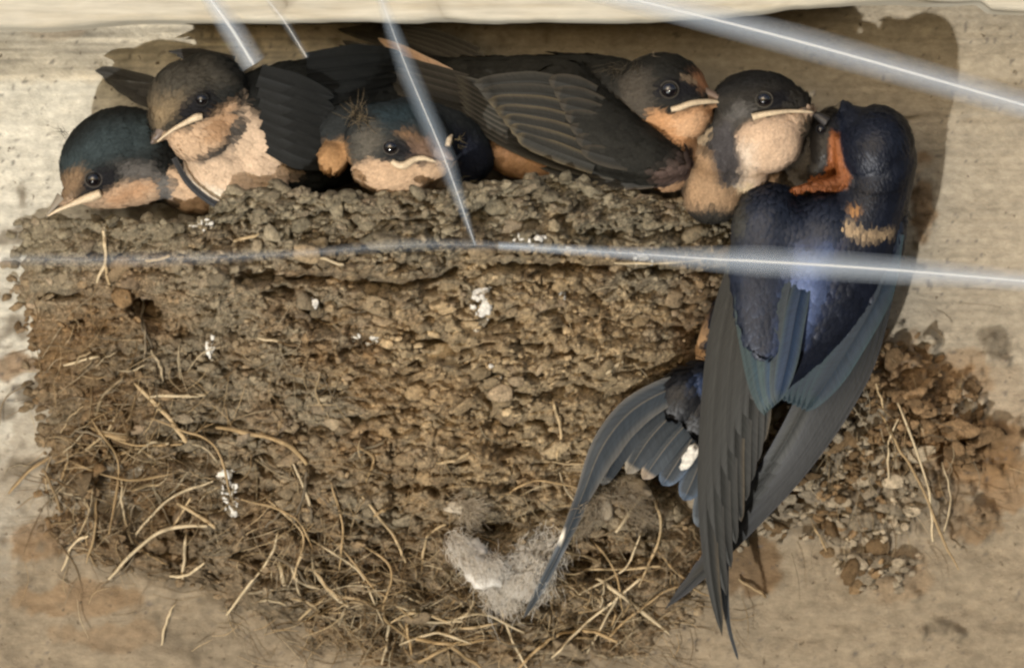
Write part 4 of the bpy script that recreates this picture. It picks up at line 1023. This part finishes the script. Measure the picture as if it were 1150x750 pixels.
# F: rightmost, upright, throat puffed
F_ = Bird("young_swallow", "rightmost young swallow, upright beside the adult, with swollen buff throat", G, (820, 220, 90),
    [('e', (852, 112, 126), (50, 32, 38), 4), ('e', (880, 118, 130), (30, 22, 26), 0), ('e', (862, 152, 132), (42, 42, 34), -30), ('e', (890, 138, 132), (22, 22, 20), 0), ('l', [(885, 127, 138, 13, 13), (900, 128, 140, 8, 8), (912, 127, 140, 3, 3)]),
     ('e', (904, 180, 104), (26, 44, 26), 10), ('l', [(845, 120, 112, 36, 34), (822, 150, 104, 38, 36), (805, 190, 100, 38, 40), (800, 215, 96, 36, 40)]), ('e', (838, 190, 118), (26, 26, 24), 0), ('e', (866, 212, 92), (34, 28, 26), 0)],
    (0.026, 0.024, 0.021), [([(800, 92), (850, 76), (905, 88), (915, 104), (860, 96), (810, 104)], (0.018, 0.018, 0.018), 5),
        ([(842, 136), (868, 131), (914, 128), (912, 142), (898, 170), (872, 196), (846, 208), (832, 200), (826, 176), (815, 152)], (0.49, 0.355, 0.25), 3),
        ([(900, 135), (940, 135), (940, 235), (880, 235), (872, 205), (897, 175)], (0.035, 0.028, 0.02), 4), ([(826, 158), (846, 160), (846, 200), (828, 204)], (0.56, 0.47, 0.38), 8), ([(812, 134), (830, 140), (828, 168), (836, 196), (812, 204), (796, 186), (798, 156)], (0.055, 0.052, 0.055), 4),
        ([(772, 160), (797, 168), (808, 206), (850, 214), (870, 200), (860, 228), (770, 228)], (0.30, 0.20, 0.12), 5), ([(790, 142), (800, 136), (803, 144), (788, 162), (782, 158)], (0.28, 0.22, 0.15), 2),
        ([(864, 106), (886, 104), (892, 120), (868, 122)], BLK, 3), ([(836, 112), (850, 122), (846, 132), (826, 140), (812, 130)], (0.09, 0.085, 0.08), 5), ([(826, 206), (846, 198), (850, 210), (832, 218)], (0.45, 0.36, 0.24), 3)], M['chick'], seed=15)
F_.eye(857, 113, 8.2, ring=(0.06, 0.054, 0.045))
F_.gape([(844, 133), (850, 131), (866, 128), (884, 126), (900, 126), (912, 127)], [3.2, 3.4, 2.4, 2.2, 1.8, 0.8], lift=0.9)
F_.bill([(886, 122, 142, 7), (900, 124, 144, 4.6), (913, 127, 143, 1.0)], (0.16, 0.13, 0.10))
F_.plumage([((910, 127), (-0.6, -1, 0)), ((880, 95), (-1, -0.3, 0)), ((830, 95), (-1, 0.3, 0)), ((820, 125), (-0.8, 0.8, 0)), ((880, 160), (-0.5, 1, 0)), ((840, 190), (-0.2, 1, 0)), ((805, 180), (-0.1, 1, 0))], 4200, 4.4)

# ---------------------------------------------------------------- the adult
AD = (0.0065, 0.009, 0.018)
adult = Bird("adult_swallow", "adult swallow clinging to the nest's right side, glossy blue-black back, forked tail, feeding the young", None, (900, 330, 90),
    [('e', (982, 166, 158), (44, 48, 46), 10), ('e', (992, 180, 152), (37, 48, 44), 0), ('l', [(962, 142, 160, 22, 22), (952, 128, 160, 11, 11), (946, 116, 160, 4, 4)]), ('e', (928, 162, 146), (24, 42, 30), 8), ('e', (918, 190, 142), (22, 26, 26), 0), ('l', [(962, 200, 168, 16, 16), (940, 206, 174, 9, 9), (915, 209, 178, 6, 6), (891, 213, 180, 3.5, 3.5)]), ('l', [(948, 203, 172, 8, 9), (941, 180, 174, 5, 8), (938, 155, 174, 3, 5)]),
     ('l', [(986, 190, 150, 42, 44), (972, 235, 140, 47, 48), (945, 280, 134, 66, 54), (912, 330, 128, 68, 54), (876, 380, 116, 58, 48), (840, 425, 100, 42, 38), (800, 450, 84, 27, 26), (772, 468, 74, 17, 16)]),
     ('e', (880, 250, 126), (46, 40, 42), -35), ('e', (820, 370, 88), (28, 60, 30), 24)],
    AD, [([(890, 110), (936, 110), (934, 150), (940, 185), (925, 196), (890, 206)], (0.012, 0.010, 0.008), 4), ([(930, 146), (941, 150), (945, 180), (954, 198), (950, 213), (884, 219), (884, 205), (924, 195), (930, 178)], (0.20, 0.066, 0.020), 2),
         ([(918, 238), (945, 247), (975, 255), (1002, 253), (1002, 260), (975, 264), (945, 257), (920, 246)], (0.30, 0.22, 0.135), 3.5), ([(952, 228), (966, 232), (960, 240), (952, 238)], (0.28, 0.14, 0.05), 3),
         ([(786, 320), (806, 310), (800, 372), (794, 408), (780, 412), (778, 380)], (0.55, 0.36, 0.20), 4),
         ([(895, 275), (940, 270), (930, 320), (895, 380), (878, 390), (880, 330)], (0.022, 0.035, 0.09), 12)], M['adult'], seed=21, cat="adult bird")  # last patch: blue sheen of the back, painted in
adult.plumage([((945, 120), (0.6, 1, 0)), ((975, 140), (1, 0.6, 0)), ((1010, 170), (0.3, 1, 0)), ((970, 200), (0.3, 1, 0)), ((930, 205), (0.3, 1, 0)), ((1000, 240), (-0.1, 1, 0)), ((940, 290), (-0.4, 1, 0)), ((880, 380), (-0.6, 1, 0)), ((820, 440), (-0.9, 0.8, 0)), ((850, 250), (-0.2, 1, 0))],
              9500, 7.0, sizefn=lambda P: (3.8 + 4.6 * sstep(240, 320, P[:, 1])) * np.where(poly_sd([(880, 142), (942, 142), (956, 198), (952, 216), (880, 222)], P[:, 0], P[:, 1]) < 0, 1.0, 0.6))
adult.eye(921, 146, 4.5, ring=(0.01, 0.01, 0.01))
adult.bill([(928, 138, 172, 7), (918, 131, 172, 4.5), (907, 125, 170, 1.2)], (0.02, 0.018, 0.018))
wgt = lambda a, b, t: a + (b - a) * t
PV = (0.021, 0.022, 0.021)
# right wing (far side): primaries run down left, behind the left wing
lw = adult.root
for k in range(9):
    t = k / 8
    tipx, tipy = wgt(748, 846, t ** 0.8), wgt(684, 548, t ** 0.8)
    vane(lw, "far_primary_feather", [(wgt(1003, 946, t), wgt(312, 350, t), 120 + 3 * k), (wgt(966, 915, t), wgt(420, 430, t), 118 + 2.5 * k), (wgt(888, 880, t), wgt(536, 500, t), 104 + 2 * k), (tipx, tipy, 84 + 2 * k)],
         [6, 12, 12, 8], [7, 13, 12, 8], np.array(PV) * (0.95 + 0.12 * (k % 3)), (0.026, 0.028, 0.034), mat='vane_gloss', tip=0.14, arch=0.03)
for k in range(6):
    t = k / 5
    vane(lw, "far_covert_feather", [(wgt(1006, 946, t), wgt(262, 300, t), 158 - 2 * k + 6), (wgt(986, 926, t), wgt(330, 350, t), 160 - 2 * k + 4), (wgt(940, 896, t), wgt(410, 420, t), 150 - 2 * k), (wgt(905, 880, t), wgt(462, 450, t), 138 - k)],
         [9, 16, 17, 12], [9, 16, 16, 12], (0.010, 0.019, 0.032), (0.014, 0.032, 0.038), mat='vane_gloss', tip=0.3, arch=0.03)
# left wing (near side): nine primaries fanned tightly, outermost on the left
for k in range(9):
    t = k / 8
    tipx, tipy = wgt(811, 856, t ** 1.1), wgt(714, 498, t ** 0.75)
    vane(lw, "primary_feather", [(wgt(838, 872, t), wgt(250, 280, t), 162 + 2 * k), (wgt(805, 862, t), wgt(370, 370, t), 166 + 2 * k), (wgt(793, 856, t), wgt(520, 430, t), 158 + 2 * k), (wgt(797, 855, t), wgt(630, 470, t), 146 + 2 * k), (tipx, tipy, 136 + 2.5 * k)],
         [9, 13, 12, 10, 4], [6, 9, 10, 8, 3], np.array(PV) * (0.85 + 0.2 * (k % 2)), (0.09, 0.072, 0.048) if k in (0, 4, 8) else (0.045, 0.043, 0.04), mat='vane_gloss', tip=0.12, edge_side=-1, edge_w=0.94, arch=0.03)
for k in range(6):        # secondaries and tertials, teal grey
    t = k / 5
    vane(lw, "tertial_feather", [(wgt(846, 905, t), wgt(262, 300, t), 176 + 2.0 * k), (wgt(836, 893, t), wgt(340, 350, t), 182 + 2 * k), (wgt(846, 884, t), wgt(410, 400, t), 180 + 2 * k), (wgt(858, 872, t), wgt(466, 452, t), 172 + 2 * k)],
         [9, 12, 12, 9], [9, 12, 12, 9], [(0.026, 0.044, 0.050), (0.020, 0.042, 0.058), (0.034, 0.057, 0.064), (0.017, 0.036, 0.066), (0.024, 0.033, 0.042), (0.011, 0.024, 0.052)][k], (0.036, 0.052, 0.054), mat='vane_gloss', tip=0.25, arch=0.03)
sh_ = Bird.__new__(Bird); sh_.root = lw; sh_.mat = M['adult']
sh_.v, sh_.n, q, t = grow_body([('e', (890, 262, 158), (30, 34, 26), 0), ('e', (884, 300, 162), (24, 46, 20), 0), ('l', [(868, 222, 150, 18, 26), (862, 245, 156, 36, 30), (862, 275, 162, 42, 26), (858, 315, 172, 38, 18), (856, 350, 180, 30, 11), (858, 380, 186, 20, 5)]), ('l', [(1003, 240, 142, 14, 20), (998, 275, 146, 18, 20), (978, 325, 148, 20, 16)]),
                                ('l', [(930, 262, 152, 46, 36), (908, 310, 160, 46, 30), (888, 360, 160, 34, 22)])], 2.4, 30)
sh_.c = paint(sh_.v, (0.014, 0.019, 0.034), [([(828, 200), (848, 200), (838, 250), (822, 270)], (0.05, 0.05, 0.045), 5), ([(898, 275), (935, 270), (925, 330), (895, 385), (876, 385), (885, 320)], (0.085, 0.12, 0.24), 12)], 9)  # brighter blue highlight painted into the back plumage
link("wing_shoulder", mesh_np("wing_shoulder", sh_.v, [a for a in (q, t) if len(a)], sh_.c), M['adult'], lw)
sh_.plumage([((860, 230), (-0.2, 1, 0)), ((850, 320), (0.0, 1, 0)), ((1000, 280), (-0.2, 1, 0)), ((920, 300), (-0.4, 1, 0))], 4200, 7, lmul=2.2, name="lesser_coverts")
# the adult hugs the wall: move body and wings inwards together
IN = 34
for o_ in list(adult.root.children):
    o_.location.y += IN * S
adult.root['_in'] = 0; del adult.root['_in']
# tail: fanned to the lower left, streamers at the outside
TL = (0.024, 0.031, 0.039)
def tailf(name, pts, wu, wd, k, **kw):
    pts = lifted(pts, 8 + 1.0 * k)
    if name == 'tail_streamer' and pts[-1][0] < 700: pts = [(x, y, d + 26 * (i / 7) ** 2) for i, (x, y, d) in enumerate(pts)]
    vane(lw, name, pts, wu, wd, np.array(TL) * (0.9 + 0.25 * (k % 2)), kw.pop('edge', (0.12, 0.115, 0.105)), mat='vane_gloss', n=34, arch=0.05, shaft=(0.10, 0.09, 0.075), **kw)
tailf("tail_streamer", [(792, 428, 84), (752, 437, 98), (708, 462, 104), (676, 502, 98), (654, 556, 84), (632, 610, 74), (606, 662, 68), (588, 694, 66)], [8, 17, 22, 21, 10, 6, 5, 2], [8, 14, 15, 13, 8, 6, 5, 2], 1, tip=0.06, spot=(0.69, 0.72, 0.1, 1.0))
tailf("tail_feather", [(794, 434, 82), (756, 448, 94), (718, 476, 98), (690, 514, 94), (676, 545, 90)], [8, 13, 14, 13, 9], [8, 12, 12, 11, 8], 0, tip=0.2, edge=(0.20, 0.19, 0.17), edge_side=1, edge_w=0.92)
tailf("tail_feather", [(796, 438, 82), (762, 460, 94), (730, 492, 96), (704, 532, 90)], [8, 13, 14, 12], [8, 12, 13, 10], 0, tip=0.2, edge=(0.30, 0.26, 0.20), edge_side=1, edge_w=0.94)
tailf("tail_feather", [(798, 448, 80), (772, 475, 90), (748, 502, 92), (722, 538, 86)], [8, 13, 14, 12], [8, 12, 13, 10], 1, tip=0.2, edge=(0.36, 0.28, 0.2), edge_side=1, edge_w=0.94)
tailf("tail_feather", [(802, 458, 78), (782, 486, 86), (764, 514, 88), (744, 545, 82)], [8, 14, 15, 13], [8, 13, 14, 12], 0, tip=0.2, edge=(0.06, 0.09, 0.14))
tailf("tail_feather", [(806, 468, 76), (794, 498, 82), (782, 530, 82), (768, 562, 78)], [8, 14, 15, 13], [8, 13, 14, 12], 1, tip=0.2, edge=(0.06, 0.09, 0.14))
tailf("tail_feather", [(812, 470, 74), (802, 510, 80), (794, 550, 78), (784, 592, 74)], [9, 15, 16, 12], [8, 12, 12, 10], 0, tip=0.2, edge=(0.09, 0.11, 0.13))
v, f = lump(3, 3, 0.12)
link("tail_spot", mesh_np("tail_spot", v * np.array([8, 15, 1.5]) @ np.array([[math.cos(.45), math.sin(.45), 0], [-math.sin(.45), math.cos(.45), 0], [0, 0, 1]]) + np.array([775, 513, 90]), f), M['white'], lw)
tailf("tail_streamer", [(822, 480, 70), (812, 560, 74), (812, 640, 84), (818, 700, 92), (829, 741, 96)], [8, 12, 7, 2.5, 1.6], [8, 12, 7, 2.5, 1.6], 0, tip=0.05)
c_ = Bird.__new__(Bird); c_.root = lw; c_.mat = M['adult']
c_.v, c_.n, q, t = grow_body([('e', (770, 440, 90), (24, 30, 12), 30), ('e', (790, 458, 84), (22, 30, 14), 0), ('e', (792, 430, 84), (18, 26, 14), 0)], 2.2, 6)
c_.c = paint(c_.v, (0.010, 0.011, 0.014), [([(784, 412), (800, 412), (800, 430), (784, 428)], (0.02, 0.04, 0.10), 4)], 4)
link("undertail_coverts", mesh_np("undertail_coverts", c_.v, [a for a in (q, t) if len(a)], c_.c), M['adult'], lw)
c_.plumage([((770, 440), (-0.5, 1, 0))], 1200, 8, name="covert_feathers")

# ---------------------------------------------------------------- glare streaks: their glint and haze modelled as translucent strands in front
def glare_mats():
    out = []
    for nm, al, c in (("faint_glare", 0.032, (0.46, 0.56, 0.68)), ("bright_glare", 0.065, (0.52, 0.60, 0.70)), ("glare_core", 0.60, (0.9, 0.88, 0.84))):
        m, nt, b = mat_new(nm); L = nt.links.new
        tr = node(nt, "ShaderNodeBsdfTransparent"); df = node(nt, "ShaderNodeBsdfDiffuse"); df.inputs[0].default_value = (*c, 1)
        ms = node(nt, "ShaderNodeMixShader"); ms.inputs[0].default_value = al
        L(tr.outputs[0], ms.inputs[1]); L(df.outputs[0], ms.inputs[2]); L(ms.outputs[0], nt.nodes["Material Output"].inputs[0])
        out.append(m)
    return out
SM = glare_mats()
def streak(label, pts, rad, core, shells=5, bright=0):
    root = empty("glare_streak", *pts[0], label, "streak", "glare streaks modelled as translucent strands in front of the nest")
    for k in range(shells):
        f = ((k + 1) / shells) ** 0.9
        v, q, t = tube_np(pts, [max(0.2, r * f) for r in rad], n=40, sides=20); B = Bag(); B.add(v, q, t)
        link("glare_halo", B.mesh("glare_halo"), SM[bright], root)  # nested shells imitate the soft haze round each streak of glare
    v, q, t = tube_np(pts, core, n=50, sides=8); B = Bag(); B.add(v, q, t); link("core", B.mesh("core"), SM[2], root)
streak("broad pale glare strand slanting down across the upper right above the adult", [(640, -14, 250), (900, 52, 260), (1210, 140, 270)], [14, 19, 16], [0.8, 1.5, 1.3], bright=1)
streak("long pale glare strand lying level across the adult swallow's back", [(560, 277, 262), (680, 284, 262), (740, 288, 262), (800, 292, 262), (860, 295, 262), (1000, 304, 262), (1210, 322, 262)], [5, 7, 10, 15, 18, 17, 10], [0.1, 0.2, 0.5, 1.0, 1.4, 1.3, 1.0], bright=1)
streak("short bright glare strand end above the second young swallow", [(232, -8, 255), (262, 34, 255), (288, 76, 255)], [9, 15, 15], [0.9, 1.8, 1.5], bright=1)
streak("thin faint glare strand hanging steeply across the middle young swallow", [(425, -10, 255), (458, 80, 255), (500, 180, 255), (534, 276, 255)], [6, 13, 13, 2], [0.1, 0.4, 0.6, 0.3])
streak("tiny hair-thin glare strand beside the bright strand end", [(300, 0, 255), (322, 28, 255), (347, 68, 255)], [3, 5, 4], [0.2, 0.4, 0.4], shells=2)
streak("faintest long glare strand, level across the upper face of the nest", [(-40, 292, 272), (180, 292, 272), (330, 286, 272), (470, 276, 272), (600, 278, 268)], [6, 9, 5, 8, 4], [0.05, 0.1, 0.05, 0.1, 0.05], shells=2)
